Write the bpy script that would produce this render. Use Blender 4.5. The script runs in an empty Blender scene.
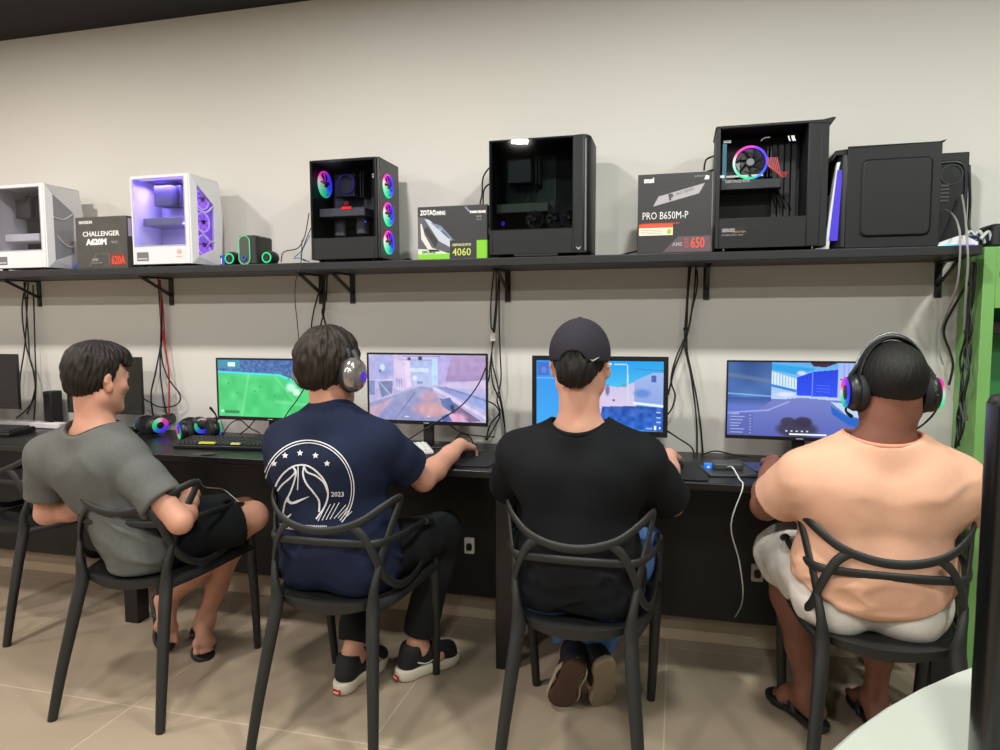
import bpy, bmesh, math, random
import numpy as np
from mathutils import Vector, Matrix, Euler
from mathutils.bvhtree import BVHTree
random.seed(7); rng = np.random.default_rng(7)
sc = bpy.context.scene
COL = sc.collection
# ------------------------------------------------------------ camera, light, exposure
F = 690.; YAW = math.radians(14.4); PIT = math.radians(-4.6); ROLL = math.radians(-0.2)
CAM = Vector((0, -2.90, 1.34))
_f = Vector((-math.sin(YAW)*math.cos(PIT), math.cos(YAW)*math.cos(PIT), math.sin(PIT)))
_r = Vector((math.cos(YAW), math.sin(YAW), 0)); _u = _r.cross(_f)
R_ = _r*math.cos(ROLL) + _u*math.sin(ROLL); U_ = -_r*math.sin(ROLL) + _u*math.cos(ROLL)
cd = bpy.data.cameras.new('camera'); cam = bpy.data.objects.new('camera', cd); COL.objects.link(cam)
cd.sensor_width = 36; cd.lens = F/1000*36; cd.clip_start = .05
m = Matrix.Identity(4)
for i in range(3):
    m[i][0] = R_[i]; m[i][1] = U_[i]; m[i][2] = -_f[i]; m[i][3] = CAM[i]
cam.matrix_world = m; sc.camera = cam
sc.view_settings.view_transform = 'Standard'; sc.view_settings.look = 'None'
sc.view_settings.gamma = 1; sc.view_settings.use_curve_mapping = False
sc.view_settings.exposure = 0.10
w = bpy.data.worlds.new('world'); sc.world = w; w.use_nodes = True
w.node_tree.nodes['Background'].inputs[0].default_value = (.95, .93, .9, 1)
w.node_tree.nodes['Background'].inputs[1].default_value = .035
CEIL = 2.765
def lamp(x, y, power, col, size=.13):
    l = bpy.data.lights.new('ceiling_panel_light', 'AREA'); l.shape = 'SQUARE'; l.size = size
    l.energy = power; l.color = col
    o = bpy.data.objects.new('ceiling_panel_light', l); COL.objects.link(o); o.location = (x, y, CEIL-.012)
for yy, pw in ((-1.35, 26), (-3.15, 27), (-4.6, 22)):
    for xx, c in ((-4.4, (1, .93, .86)), (-2.9, (1, .94, .87)), (-1.24, (1, .97, .92)), (.1, (.97, 1, .94)), (1.6, (.95, 1, .94))):
        if (yy, xx) != (-4.6, -1.24): lamp(xx, yy, pw*(1.0 if xx > -4 else .8), c)  # rearmost row is assumed, kept for frontal light, without the lamp mirrored in glass

# ------------------------------------------------------------ helpers
def at(px, py, Y):
    d = _f + R_*((px-500)/F) - U_*((py-375)/F); return CAM + d*((Y-CAM.y)/d.y)
def atz(px, py, Z):
    d = _f + R_*((px-500)/F) - U_*((py-375)/F); return CAM + d*((Z-CAM.z)/d.z)
def atx(px, py, X):
    d = _f + R_*((px-500)/F) - U_*((py-375)/F); return CAM + d*((X-CAM.x)/d.x)
def lin(c):
    if isinstance(c, str):
        c = [int(c[i:i+2], 16)/255 for i in (1, 3, 5)]
    return tuple(x/12.92 if x <= .04045 else ((x+.055)/1.055)**2.4 for x in c)
MATS = {}
def mat(name, col, rough=.5, metal=0., bump=0., bscale=200., emit=None, estr=0., vary=0., vscale=4., spec=.5, sss=0.):
    if name in MATS: return MATS[name]
    m = bpy.data.materials.new(name); m.use_nodes = True; nt = m.node_tree; b = nt.nodes['Principled BSDF']
    c = lin(col); b.inputs['Base Color'].default_value = (*c, 1)
    b.inputs['Roughness'].default_value = rough; b.inputs['Metallic'].default_value = metal
    b.inputs['Specular IOR Level'].default_value = spec
    tc = nt.nodes.new('ShaderNodeTexCoord')
    if vary:
        n = nt.nodes.new('ShaderNodeTexNoise'); n.inputs['Scale'].default_value = vscale; n.inputs['Detail'].default_value = 4
        nt.links.new(tc.outputs['Object'], n.inputs['Vector'])
        r = nt.nodes.new('ShaderNodeMix'); r.data_type = 'RGBA'
        r.inputs['A'].default_value = (*[x*(1-vary) for x in c], 1); r.inputs['B'].default_value = (*[min(1, x*(1+vary)) for x in c], 1)
        nt.links.new(n.outputs['Fac'], r.inputs['Factor']); nt.links.new(r.outputs['Result'], b.inputs['Base Color'])
    if bump:
        n = nt.nodes.new('ShaderNodeTexNoise'); n.inputs['Scale'].default_value = bscale; n.inputs['Detail'].default_value = 3
        nt.links.new(tc.outputs['Object'], n.inputs['Vector'])
        bp = nt.nodes.new('ShaderNodeBump'); bp.inputs['Strength'].default_value = bump; bp.inputs['Distance'].default_value = .002
        nt.links.new(n.outputs['Fac'], bp.inputs['Height']); nt.links.new(bp.outputs['Normal'], b.inputs['Normal'])
    if emit:
        b.inputs['Emission Color'].default_value = (*lin(emit), 1); b.inputs['Emission Strength'].default_value = estr
    if sss:
        b.inputs['Subsurface Weight'].default_value = sss; b.inputs['Subsurface Radius'].default_value = (.012, .005, .003); b.inputs['Subsurface Scale'].default_value = 1
    MATS[name] = m; return m
def vmat(name, estr=1.0, rough=.5, base=False):
    """colour attribute 'Col' as emission (lit screens, rgb rings) or as the printed base colour"""
    if name in MATS: return MATS[name]
    m = bpy.data.materials.new(name); m.use_nodes = True; nt = m.node_tree; b = nt.nodes['Principled BSDF']
    a = nt.nodes.new('ShaderNodeVertexColor'); a.layer_name = 'Col'; b.inputs['Roughness'].default_value = rough
    if base: nt.links.new(a.outputs['Color'], b.inputs['Base Color'])
    else:
        b.inputs['Base Color'].default_value = (.01, .01, .01, 1)
        nt.links.new(a.outputs['Color'], b.inputs['Emission Color']); b.inputs['Emission Strength'].default_value = estr
    MATS[name] = m; return m
def glass(name, tint=(.6, .6, .62), gl=.12):
    if name in MATS: return MATS[name]
    m = bpy.data.materials.new(name); m.use_nodes = True; nt = m.node_tree; nt.nodes.remove(nt.nodes['Principled BSDF'])
    t = nt.nodes.new('ShaderNodeBsdfTransparent'); t.inputs[0].default_value = (*tint, 1)
    g = nt.nodes.new('ShaderNodeBsdfGlossy'); g.inputs['Roughness'].default_value = .03
    fr = nt.nodes.new('ShaderNodeFresnel'); fr.inputs['IOR'].default_value = 1.45
    mx = nt.nodes.new('ShaderNodeMixShader'); o = nt.nodes['Material Output']
    ge = nt.nodes.new('ShaderNodeNewGeometry'); iv = nt.nodes.new('ShaderNodeMath'); iv.operation = 'SUBTRACT'; iv.inputs[0].default_value = 1; nt.links.new(ge.outputs['Backfacing'], iv.inputs[1])
    mu = nt.nodes.new('ShaderNodeMath'); mu.operation = 'MULTIPLY'; nt.links.new(fr.outputs[0], mu.inputs[0]); nt.links.new(iv.outputs[0], mu.inputs[1]); nt.links.new(mu.outputs[0], mx.inputs[0]); nt.links.new(t.outputs[0], mx.inputs[1]); nt.links.new(g.outputs[0], mx.inputs[2])
    nt.links.new(mx.outputs[0], o.inputs[0]); MATS[name] = m; return m

class MB:
    def __init__(s): s.v = []; s.f = []; s.c = []
    def add(s, vs, fs, col=None):
        n = len(s.v); s.v += [tuple(v) for v in vs]; s.f += [tuple(i+n for i in f) for f in fs]
        s.c += [col]*len(vs); return s
    def box(s, lo, hi, M=None, col=None):
        x0, y0, z0 = lo; x1, y1, z1 = hi
        vs = [Vector(p) for p in ((x0,y0,z0),(x1,y0,z0),(x1,y1,z0),(x0,y1,z0),(x0,y0,z1),(x1,y0,z1),(x1,y1,z1),(x0,y1,z1))]
        if M: vs = [M @ v for v in vs]
        return s.add(vs, [(0,3,2,1),(4,5,6,7),(0,1,5,4),(1,2,6,5),(2,3,7,6),(3,0,4,7)], col)
    def rbox(s, lo, hi, r=.01, M=None, n=3, col=None):
        """box with its four vertical (z) edges rounded"""
        x0, y0, z0 = lo; x1, y1, z1 = hi; pts = []
        for cx, cy, a0 in ((x1-r, y1-r, 0), (x0+r, y1-r, 90), (x0+r, y0+r, 180), (x1-r, y0+r, 270)):
            for k in range(n+1):
                a = math.radians(a0+90*k/n); pts.append((cx+r*math.cos(a), cy+r*math.sin(a)))
        return s.prism(pts, z0, z1, M, col)
    def prism(s, pts, z0, z1, M=None, col=None):
        n = len(pts); vs = [Vector((x, y, z0)) for x, y in pts]+[Vector((x, y, z1)) for x, y in pts]
        if M: vs = [M @ v for v in vs]
        fs = [tuple(range(n-1, -1, -1)), tuple(range(n, 2*n))]+[(i, (i+1) % n, n+(i+1) % n, n+i) for i in range(n)]
        return s.add(vs, fs, col)
    def rings(s, rings, closed=True, cap=True, col=None):
        n = len(rings[0]); vs = [p for r in rings for p in r]; fs = []
        for i in range(len(rings)-1):
            for j in range(n if closed else n-1):
                k = (j+1) % n; fs.append((i*n+j, i*n+k, (i+1)*n+k, (i+1)*n+j))
        if cap:
            fs.append(tuple(range(n-1, -1, -1))); fs.append(tuple((len(rings)-1)*n+j for j in range(n)))
        return s.add(vs, fs, col)
    def cyl(s, p0, p1, r0, r1=None, n=16, col=None):
        p0 = Vector(p0); p1 = Vector(p1); r1 = r0 if r1 is None else r1; d = (p1-p0).normalized()
        a = d.orthogonal().normalized(); b = d.cross(a)
        return s.rings([[p+(a*math.cos(2*math.pi*k/n)+b*math.sin(2*math.pi*k/n))*r for k in range(n)] for p, r in ((p0, r0), (p1, r1))], col=col)
    def lathe(s, prof, c=(0,0,0), ax='z', n=24, M=None, cap=True, col=None):
        rs = []
        for r, h in prof:
            ring = []
            for k in range(n):
                a = 2*math.pi*k/n; x, y = r*math.cos(a), r*math.sin(a)
                p = {'z': Vector((x, y, h)), 'y': Vector((x, -h, y)), 'x': Vector((h, x, y))}[ax]
                p = p+Vector(c)
                ring.append(M @ p if M else p)
            rs.append(ring)
        return s.rings(rs, cap=cap, col=col)
    def tube(s, pts, r, n=8, sub=6, up=None, smooth=True, close=False, col=None):
        """sweep along a Catmull-Rom path; r = radius, (a,b) half sizes, or a list of them; up = direction of the b axis"""
        P = [Vector(p) for p in pts]
        rr = r if isinstance(r, list) else [r]*len(P)
        rr = [(q, q) if not isinstance(q, tuple) else q for q in rr]
        if smooth and len(P) > 2:
            Q = []; W = []; N = len(P); last = N if close else N-1
            g = (lambda i: P[i % N]) if close else (lambda i: P[max(0, min(N-1, i))])
            for i in range(last):
                a, b, c, d = g(i-1), g(i), g(i+1), g(i+2)
                for k in range(sub):
                    t = k/sub
                    Q.append(.5*((2*b)+(c-a)*t+(2*a-5*b+4*c-d)*t*t+(3*b-a-3*c+d)*t**3))
                    ra, rb = rr[i], rr[(i+1) % N]; W.append((ra[0]*(1-t)+rb[0]*t, ra[1]*(1-t)+rb[1]*t))
            if not close: Q.append(P[-1]); W.append(rr[-1])
        else: Q, W = P, rr
        rings = []; prev = None; N = len(Q)
        for i, p in enumerate(Q):
            if close: t = Q[(i+1) % N]-Q[i-1]
            else: t = Q[min(i+1, N-1)]-Q[max(i-1, 0)]
            t = t.normalized() if t.length > 1e-9 else Vector((0, 0, 1))
            if up is not None:
                u = Vector(up(p) if callable(up) else up); a = u.cross(t)
                a = a.normalized() if a.length > 1e-4 else t.orthogonal().normalized()
            else:
                a = t.orthogonal().normalized() if prev is None else (prev-t*prev.dot(t))
                a = a.normalized() if a.length > 1e-6 else t.orthogonal().normalized()
            prev = a; b = t.cross(a)
            rings.append([p+a*math.cos(2*math.pi*k/n)*W[i][0]+b*math.sin(2*math.pi*k/n)*W[i][1] for k in range(n)])
        if close: rings.append(rings[0])
        return s.rings(rings, cap=not close, col=col)
    def build(s, name, material, parent=None, smooth=False, bevel=0, M=None, seg=2):
        me = bpy.data.meshes.new(name); me.from_pydata([tuple(M @ Vector(v)) for v in s.v] if M else s.v, [], s.f)
        bm = bmesh.new(); bm.from_mesh(me); bmesh.ops.recalc_face_normals(bm, faces=bm.faces); bm.to_mesh(me); bm.free()
        if any(c is not None for c in s.c):
            at_ = me.color_attributes.new('Col', 'FLOAT_COLOR', 'POINT')
            for i, c in enumerate(s.c): at_.data[i].color = (*(c or (0, 0, 0)), 1)
        return link(name, me, material, parent, smooth, bevel, seg)
def link(name, me, material, parent=None, smooth=False, bevel=0, seg=2):
    o = bpy.data.objects.new(name, me); COL.objects.link(o)
    if material: me.materials.append(material)
    if parent: o.parent = parent
    if bevel:
        b = o.modifiers.new('bevel', 'BEVEL'); b.width = bevel; b.segments = seg; b.limit_method = 'ANGLE'; b.angle_limit = math.radians(40)
    if smooth or bevel:
        me.polygons.foreach_set('use_smooth', [True]*len(me.polygons))
        try: me.set_sharp_from_angle(angle=math.radians(smooth if smooth > 1 else 40))
        except Exception: pass
    me.update(); return o
def tag(o, label=None, cat=None, group=None, kind=None):
    for k, v in (('label', label), ('category', cat), ('group', group), ('kind', kind)):
        if v: o[k] = v
    return o
def thing(name, label, cat, loc=(0,0,0), rz=0, group=None):
    o = bpy.data.objects.new(name, None); COL.objects.link(o); o.location = loc; o.rotation_euler = (0, 0, math.radians(rz))
    o.empty_display_size = .1
    return tag(o, label, cat, group)
def kids(o): return [c for c in bpy.data.objects if c.parent == o]
def copy_tree(o, parent=None):
    c = o.copy(); COL.objects.link(c); c.parent = parent
    for k in kids(o): copy_tree(k, c)
    return c
def text(name, body, size, M, material, parent=None, align='LEFT', ext=.0004, bold=0., sx=1.):
    cu = bpy.data.curves.new(name, 'FONT'); cu.body = body; cu.size = size; cu.align_x = align; cu.extrude = ext; cu.offset = bold; cu.resolution_u = 2
    t = bpy.data.objects.new(name, cu); COL.objects.link(t)
    me = bpy.data.meshes.new_from_object(t.evaluated_get(bpy.context.evaluated_depsgraph_get()))
    bpy.data.objects.remove(t); me.transform(M @ Matrix.Diagonal((sx, 1, 1, 1)))
    return link(name, me, material, parent)
def front(x, y, z):                       # frame for print on a face looking toward -y
    return Matrix.Translation((x, y, z)) @ Matrix.Rotation(math.pi/2, 4, 'X')
def hsv(h, s=1, v=1):
    import colorsys; return colorsys.hsv_to_rgb(h % 1, s, v)
# ------------------------------------------------------------ the room
def structure(o): o['kind'] = 'structure'; return o
def floor_mat():
    m = bpy.data.materials.new('porcelain_tiles'); m.use_nodes = True; nt = m.node_tree; b = nt.nodes['Principled BSDF']
    tc = nt.nodes.new('ShaderNodeTexCoord'); mp = nt.nodes.new('ShaderNodeMapping'); mp.inputs['Location'].default_value = (.02, .985, 0)
    nt.links.new(tc.outputs['Object'], mp.inputs['Vector'])
    br = nt.nodes.new('ShaderNodeTexBrick'); br.offset = 0; br.inputs['Scale'].default_value = 1; br.inputs['Mortar Size'].default_value = .0022
    br.inputs['Brick Width'].default_value = .9; br.inputs['Row Height'].default_value = .9; br.inputs['Mortar Smooth'].default_value = .2
    br.inputs['Color1'].default_value = (*lin('#ab9a85'), 1); br.inputs['Color2'].default_value = (*lin('#a79681'), 1); br.inputs['Mortar'].default_value = (*lin('#c9b8a2'), 1)
    nt.links.new(mp.outputs[0], br.inputs['Vector'])
    n = nt.nodes.new('ShaderNodeTexNoise'); n.inputs['Scale'].default_value = 3.5; n.inputs['Detail'].default_value = 6; nt.links.new(tc.outputs['Object'], n.inputs['Vector'])
    mx = nt.nodes.new('ShaderNodeMix'); mx.data_type = 'RGBA'; mx.blend_type = 'MULTIPLY'; mx.inputs['Factor'].default_value = .25
    nt.links.new(br.outputs['Color'], mx.inputs['A']); nt.links.new(n.outputs['Fac'], mx.inputs['B']); nt.links.new(mx.outputs['Result'], b.inputs['Base Color'])
    b.inputs['Roughness'].default_value = .38; return m
WALL = mat('painted_wall', '#d6d2cb', .85, bump=.08, bscale=60, vary=.015, vscale=1.2)
BLACKC = mat('black_ceiling', '#121211', .8)
BASEB = mat('tile_baseboard', '#b9a58d', .4)
X0, X1, Y0 = -5.2, 2.6, -6.2
structure(MB().box((X0, Y0, -.1), (X1, 0, 0)).build('floor', floor_mat()))
structure(MB().box((X0, Y0, CEIL), (X1, .12, CEIL+.1)).build('ceiling', BLACKC))
structure(MB().box((X0-.12, 0, -.1), (X1+.12, .12, CEIL)).build('wall_back', WALL))
structure(MB().box((X0-.12, Y0-.12, -.1), (X0, 0, CEIL)).build('wall_left', WALL))
WALLD = mat('grey_wall', '#77746d', .8)
structure(MB().box((X1, Y0-.12, -.1), (X1+.12, 0, CEIL)).build('wall_right', WALLD))
structure(MB().box((X0, Y0-.12, -.1), (X1, Y0, CEIL)).build('wall_front', WALLD))
structure(MB().box((X0, -.012, 0), (X1, 0, .10)).build('baseboard_back', BASEB, bevel=.002))

# ------------------------------------------------------------ wall shelf
SZ = 1.578
SHB = mat('black_shelf_laminate', '#1c1c1f', .42, vary=.08, vscale=20)
BLK = mat('black_metal', '#141313', .45)
sh = thing('wall_shelf', 'long black wall shelf carrying the computers, held by angled brackets', 'shelf', (-1.7, -.15, SZ-.032))
def rel(o, p): o.parent = p; o.matrix_parent_inverse = Matrix.Translation(p.location).inverted(); return o
rel(MB().box((-4.3, -.30, SZ-.032), (.962, 0, SZ)).build('shelf_board', SHB, bevel=.003), sh)
for px in (40, 172, 322, 353, 508, 706, 937):
    x = at(px, 300, 0).x
    b = MB(); b.box((x-.012, -.006, 1.415), (x+.012, 0, SZ-.032)); b.box((x-.012, -.20, SZ-.038), (x+.012, 0, SZ-.032))
    b.tube([(x, -.006, 1.462), (x, -.185, SZ-.04)], (.008, .006), n=6, smooth=False)
    b.cyl((x, -.009, 1.428), (x, -.004, 1.428), .006, n=8)
    rel(b.build('bracket', BLK), sh)

# ------------------------------------------------------------ desk
DZ = .80
DK = mat('black_desk_laminate', '#0d0d0f', .33, bump=.05, bscale=400)
DKP = mat('black_desk_panel', '#070708', .5)
dk = thing('computer_desk', 'long black bench desk running along the wall under the shelf', 'desk', (-1.6, -.28, 0))
rel(MB().box((-4.3, -.555, DZ-.028), (.915, -.014, DZ-.0012)).build('desk_top', DK, bevel=.004), dk)
rel(MB().box((-4.28, -.14, .157), (.90, -.12, DZ-.028)).build('modesty_panel', DKP, bevel=.002), dk)
for x in (-3.90, -2.33, -.62, .86):
    rel(MB().box((x-.035, -.43, 0), (x+.035, -.36, DZ-.028)).build('leg', DK, bevel=.003), dk)
    rel(MB().box((x-.025, -.37, DZ-.09), (x+.025, -.12, DZ-.03)).build('support_rail', DKP, bevel=.002), dk)
for px, py in ((192, 459),):
    g = atz(px, py, DZ)
    rel(MB().lathe([(.0, 0), (.026, 0), (.03, .002), (.026, .004), (.02, .003), (0, .003)], (g.x, max(g.y, -.52), DZ), n=20).build('cable_grommet', mat('dark_plastic', '#242426', .4), smooth=True), dk)
for px, py in ((470, 545), (757, 572)):
    p = at(px, py, -.14)
    t = thing('power_outlet', 'white power outlet plate on the black panel, ' + ('behind the navy shirt player\'s knee' if px < 600 else 'next to the hanging white cable'), 'outlet', (p.x, -.14, p.z))
    MB().rbox((-.022, -.035, 0), (.022, .035, .012), .006, M=Matrix.Rotation(math.pi/2, 4, 'X')).build('plate', mat('white_plastic', '#d8d4cc', .4), t, bevel=.002)
    MB().rbox((-.012, -.018, .012), (.012, .012, .022), .008, M=Matrix.Rotation(math.pi/2, 4, 'X')).build('plug', mat('black_plastic', '#111112', .4), t, bevel=.002)

# ------------------------------------------------------------ chairs
CH = mat('charcoal_polypropylene', '#1b1b1a', .55, bump=.03, bscale=300)
def make_chair():
    t = thing('armchair', '', 'chair')
    # seat: dished shell with a curved rear lip
    N, Mq = 14, 14; top = []; bot = []
    for j in range(N+1):
        v = j/N; y = -.185+.415*v
        hw = .172+.042*math.sin(min(1, v*1.35)*math.pi/2) - (.03*(1-v)**4) - (.05*max(0, v-.82)/.18*max(0, v-.82)/.18)
        for i in range(Mq+1):
            u = -1+2*i/Mq; x = hw*u
            z = .468 - .018*(1-u*u)*math.sin(math.pi*min(1, v*1.1)) - .02*max(0, v-.85)/.15 - .006*(1-u*u)*max(0, 1-v*5)
            yy = y - .035*(1-u*u)*max(0, 1-v*3)
            top.append(Vector((x, yy, z))); th = .016+.016*max(0, 1-v*6)*(1-u*u*.5)
            bot.append(Vector((x*.985, yy+.006, z-th)))
    mb = MB(); W = Mq+1; nt_ = len(top); fs = []
    for j in range(N):
        for i in range(Mq):
            a = j*W+i; fs.append((a, a+1, a+W+1, a+W)); fs.append((nt_+a, nt_+a+W, nt_+a+W+1, nt_+a+1))
    per = [i for i in range(W)]+[j*W+Mq for j in range(1, N+1)]+[N*W+i for i in range(Mq-1, -1, -1)]+[j*W for j in range(N-1, 0, -1)]
    for a, b in zip(per, per[1:]+per[:1]): fs.append((a, nt_+a, nt_+b, b))
    mb.add(top+bot, fs); s = mb.build('seat', CH, t, smooth=50)
    for sx in (-1, 1):
        MB().tube([(sx*.203, -.305, 0), (sx*.190, -.268, .16), (sx*.170, -.215, .36), (sx*.163, -.19, .45), (sx*.168, -.19, .52), (sx*.178, -.170, .585)],
                  [(.015, .015), (.018, .017), (.021, .020), (.022, .021), (.013, .013), (.009, .011)], n=10).build('leg', CH, t, smooth=60)
        MB().tube([(sx*.206, .295, 0), (sx*.214, .275, .2), (sx*.220, .245, .42), (sx*.224, .225, .56), (sx*.226, .19, .618), (sx*.228, .12, .642)],
                  [(.014, .015), (.017, .018), (.019, .022), (.017, .019), (.016, .015), (.014, .012)], n=10).build('leg', CH, t, smooth=60)
        MB().tube([(sx*.166, -.18, .45), (sx*.195, -.06, .452), (sx*.214, .1, .452), (sx*.224, .235, .45)], [(.012, .020)]*4, n=8).build('side_rail', CH, t, smooth=60)
    up = lambda p: (p.x*.9, (p.y-.05)*.6, .0)
    # arm loop: front leg, arm, straight band across the back
    h = [(.228, .12, .642), (.228, .02, .652), (.213, -.09, .656), (.176, -.176, .657), (.11, -.196, .657), (0, -.202, .657)]
    MB().tube(h+[(-x, y, z) for x, y, z in h[-2::-1]], (.0125, .0060), n=12, up=up).build('arm_band', CH, t, smooth=60)
    # top loop: rear leg, tip, dips across the back
    h = [(.168, -.19, .50), (.180, -.165, .60), (.202, -.12, .70), (.217, -.085, .768), (.213, -.104, .781), (.184, -.158, .762), (.133, -.200, .728), (.070, -.217, .706), (0, -.222, .698)]
    MB().tube(h+[(-x, y, z) for x, y, z in h[-2::-1]], (.0130, .0060), n=12, up=up).build('back_band', CH, t, smooth=60)
    # crossing strap: leaves the top band, crosses the rear corner, runs forward under the arm to the front leg
    for sx in (-1, 1):
        MB().tube([(sx*.105, -.208, .715), (sx*.138, -.200, .685), (sx*.168, -.185, .62), (sx*.190, -.15, .54), (sx*.210, -.06, .487), (sx*.220, .06, .49), (sx*.224, .16, .525), (sx*.225, .215, .56)],
                  [(.0130, .0060)]*8, n=12, up=up).build('cross_strap', CH, t, smooth=60)
    return t
proto = make_chair()
chairs = [(-1.835, -.805, 4, 'charcoal plastic armchair with the player in the grey shirt'),
          (-1.062, -.82, 2, 'charcoal plastic armchair with the player in the navy shirt'),
          (-.275, -.80, 0, 'charcoal plastic armchair with the player in cap and black shirt'),
          (.570, -.72, -2, 'charcoal plastic armchair with the player in the peach shirt'),
          (-2.80, -.40, -12, 'empty charcoal armchair tucked under the desk at far left')]
for i, (x, y, rz, lb) in enumerate(chairs):
    o = proto if i == 0 else copy_tree(proto)
    o.location = (x, y, 0); o.rotation_euler = (0, 0, math.radians(rz)); tag(o, lb, 'chair', 'charcoal armchairs at the desk')
# ------------------------------------------------------------ computers and boxes on the shelf
WHP = mat('white_case_steel', '#dedde0', .4)
WHI = mat('white_case_inside', '#c9c8d2', .5)
BKP = mat('black_case_steel', '#131416', .5, bump=.04, bscale=500, spec=.4)
BKI = mat('black_case_inside', '#101113', .6)
PCB = mat('circuit_board', '#16181b', .5, vary=.5, vscale=60)
GREYM = mat('grey_metal', '#8b8c90', .35, metal=.8)
DKG = mat('dark_grey_plastic', '#2a2b2e', .45)
GL_D = glass('smoked_glass', (.78, .78, .81)); GL_C = glass('clear_glass', (.85, .85, .88)); GL_B = glass('dark_tinted_glass', (.62, .65, .66))
MESHM = mat('dark_mesh', '#1a1b1e', .6, bump=.5, bscale=900)
RGB = vmat('rgb_led', 1.15); RGBL = vmat('rgb_led_soft', 1.3)
WHT = mat('white_print', '#e9e8e6', .5); GRYT = mat('grey_print', '#9a9a9c', .5)
def glow(name, col, s): return mat(name, '#050505', .4, emit=col, estr=s)
def face_x(c):      # frame for things on a face toward +x: local x -> +y world, local y -> z, local z -> +x
    return Matrix.Translation(c) @ Matrix(((0,0,1,0),(1,0,0,0),(0,1,0,0),(0,0,0,1)))
def face_y(c):      # frame on a face toward -y: local x -> +x, local y -> z, local z -> -y
    return Matrix.Translation(c) @ Matrix(((1,0,0,0),(0,0,-1,0),(0,1,0,0),(0,0,0,1)))
def rainbow(a):     # hue around a ring: magenta top, blue right, green bottom, white-cyan left
    a %= 2*math.pi
    st = [(0, (.03, .03, 1)), (1.05, (.12, .03, 1)), (1.7, (.95, .02, .6)), (2.5, (1, .05, .35)), (3.1, (.6, .8, .7)), (3.7, (.15, .8, .45)), (4.3, (.02, .75, .25)), (4.9, (.0, .5, .35)), (5.4, (.03, .12, .9)), (6.284, (.03, .03, 1))]
    for (a0, c0), (a1, c1) in zip(st, st[1:]):
        if a0 <= a <= a1:
            t = (a-a0)/(a1-a0); return tuple(p+(q-p)*t for p, q in zip(c0, c1))
    return st[0][1]
def fan(parent, M, r, name='fan', lit=1.0, disc=False, hubc=None, tint=None):
    """a case fan: square frame ring, seven blades and hub, a light ring as its sub-part; local z points out"""
    mb = MB(); n = 7
    for k in range(n):
        a0 = 2*math.pi*k/n; vs = []
        for rr, tw in ((.23*r, 0), (.6*r, .25), (.86*r, .45)):
            for da, dz in ((0, -.006), (.80, .004)):
                a = a0+da+tw; vs.append(Vector((rr*math.cos(a), rr*math.sin(a), dz)))
        vs2 = [v+Vector((0, 0, .0015)) for v in vs]
        mb.add([M @ v for v in vs+vs2], [(0,1,3,2),(2,3,5,4),(6,8,9,7),(8,10,11,9),(0,6,7,1),(4,5,11,10),(0,2,8,6),(2,4,10,8),(1,7,9,3),(3,9,11,5)],
               None) if not disc else mb.add([M @ v for v in vs+vs2], [(0,1,3,2),(2,3,5,4),(6,8,9,7),(8,10,11,9),(0,6,7,1),(4,5,11,10),(0,2,8,6),(2,4,10,8),(1,7,9,3),(3,9,11,5)], None)
        if disc:
            for i, v in enumerate(vs+vs2):
                c = rainbow(math.atan2(v.y, v.x)) if tint is None else tint; mb.c[len(mb.c)-12+i] = tuple(q*.85*lit for q in c)
    hub = MB().lathe([(0, -.008), (.24*r, -.008), (.24*r, .006), (.2*r, .009), (0, .009)], n=20, M=M)
    f = hub.build(name, hubc or DKG, parent, smooth=True)
    mb.build('blades', RGB if disc else mat('smoky_fan_blade', '#202124', .4), f)
    ring = MB(); N = 40; rs = []
    for i in range(N):
        a = 2*math.pi*i/N; c = tuple(q*lit for q in (rainbow(a) if tint is None else [.3+.7*z_ for z_ in tint])); pr = []
        for k in range(6):
            b = 2*math.pi*k/6; pr.append(M @ Vector(((r*.93+.07*r*math.cos(b))*math.cos(a), (r*.93+.07*r*math.cos(b))*math.sin(a), .006*math.sin(b))))
        n0 = len(ring.v); ring.v += [tuple(p) for p in pr]; ring.c += [c]*6
    for i in range(N):
        for k in range(6):
            ring.f.append((i*6+k, i*6+(k+1) % 6, ((i+1) % N)*6+(k+1) % 6, ((i+1) % N)*6+k))
    ring.build('light_ring', RGB, f, smooth=60)
    return f
def case_shell(t, L, H, ms, mi, th=.004, D=.1, win=None):
    """box frame open toward the room; local: x -L..L, y -D (room side)..D, z 0..H"""
    b = MB(); b.box((-L, -D, .012), (L, D, .012+th)); b.box((-L, -D, H-th), (L, D, H))
    b.box((-L, -D, .012), (-L+th, D, H)); b.box((L-th, -D, .012), (L, D, H)); b.box((-L, D-th, .012), (L, D, H))
    x0, x1, z0, z1 = win
    b.box((-L, -D-.003, .012), (x0, -D+.006, H)); b.box((x1, -D-.003, .012), (L, -D+.006, H)); b.box((x0, -D-.003, .012), (x1, -D+.006, z0)); b.box((x0, -D-.003, z1), (x1, -D+.006, H))
    o = b.build('case_frame', ms, t, bevel=.0015)
    MB().box((x0, D-.03, z0), (x1, D-.024, z1)).build('motherboard_tray', mi, t)
    for sx in (-1, 1):
        for sy in (-1, 1): MB().cyl((sx*(L-.03), sy*(D-.03), .0005), (sx*(L-.03), sy*(D-.03), .013), .012, n=12).build('foot', BKP, t)
    return o
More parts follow.
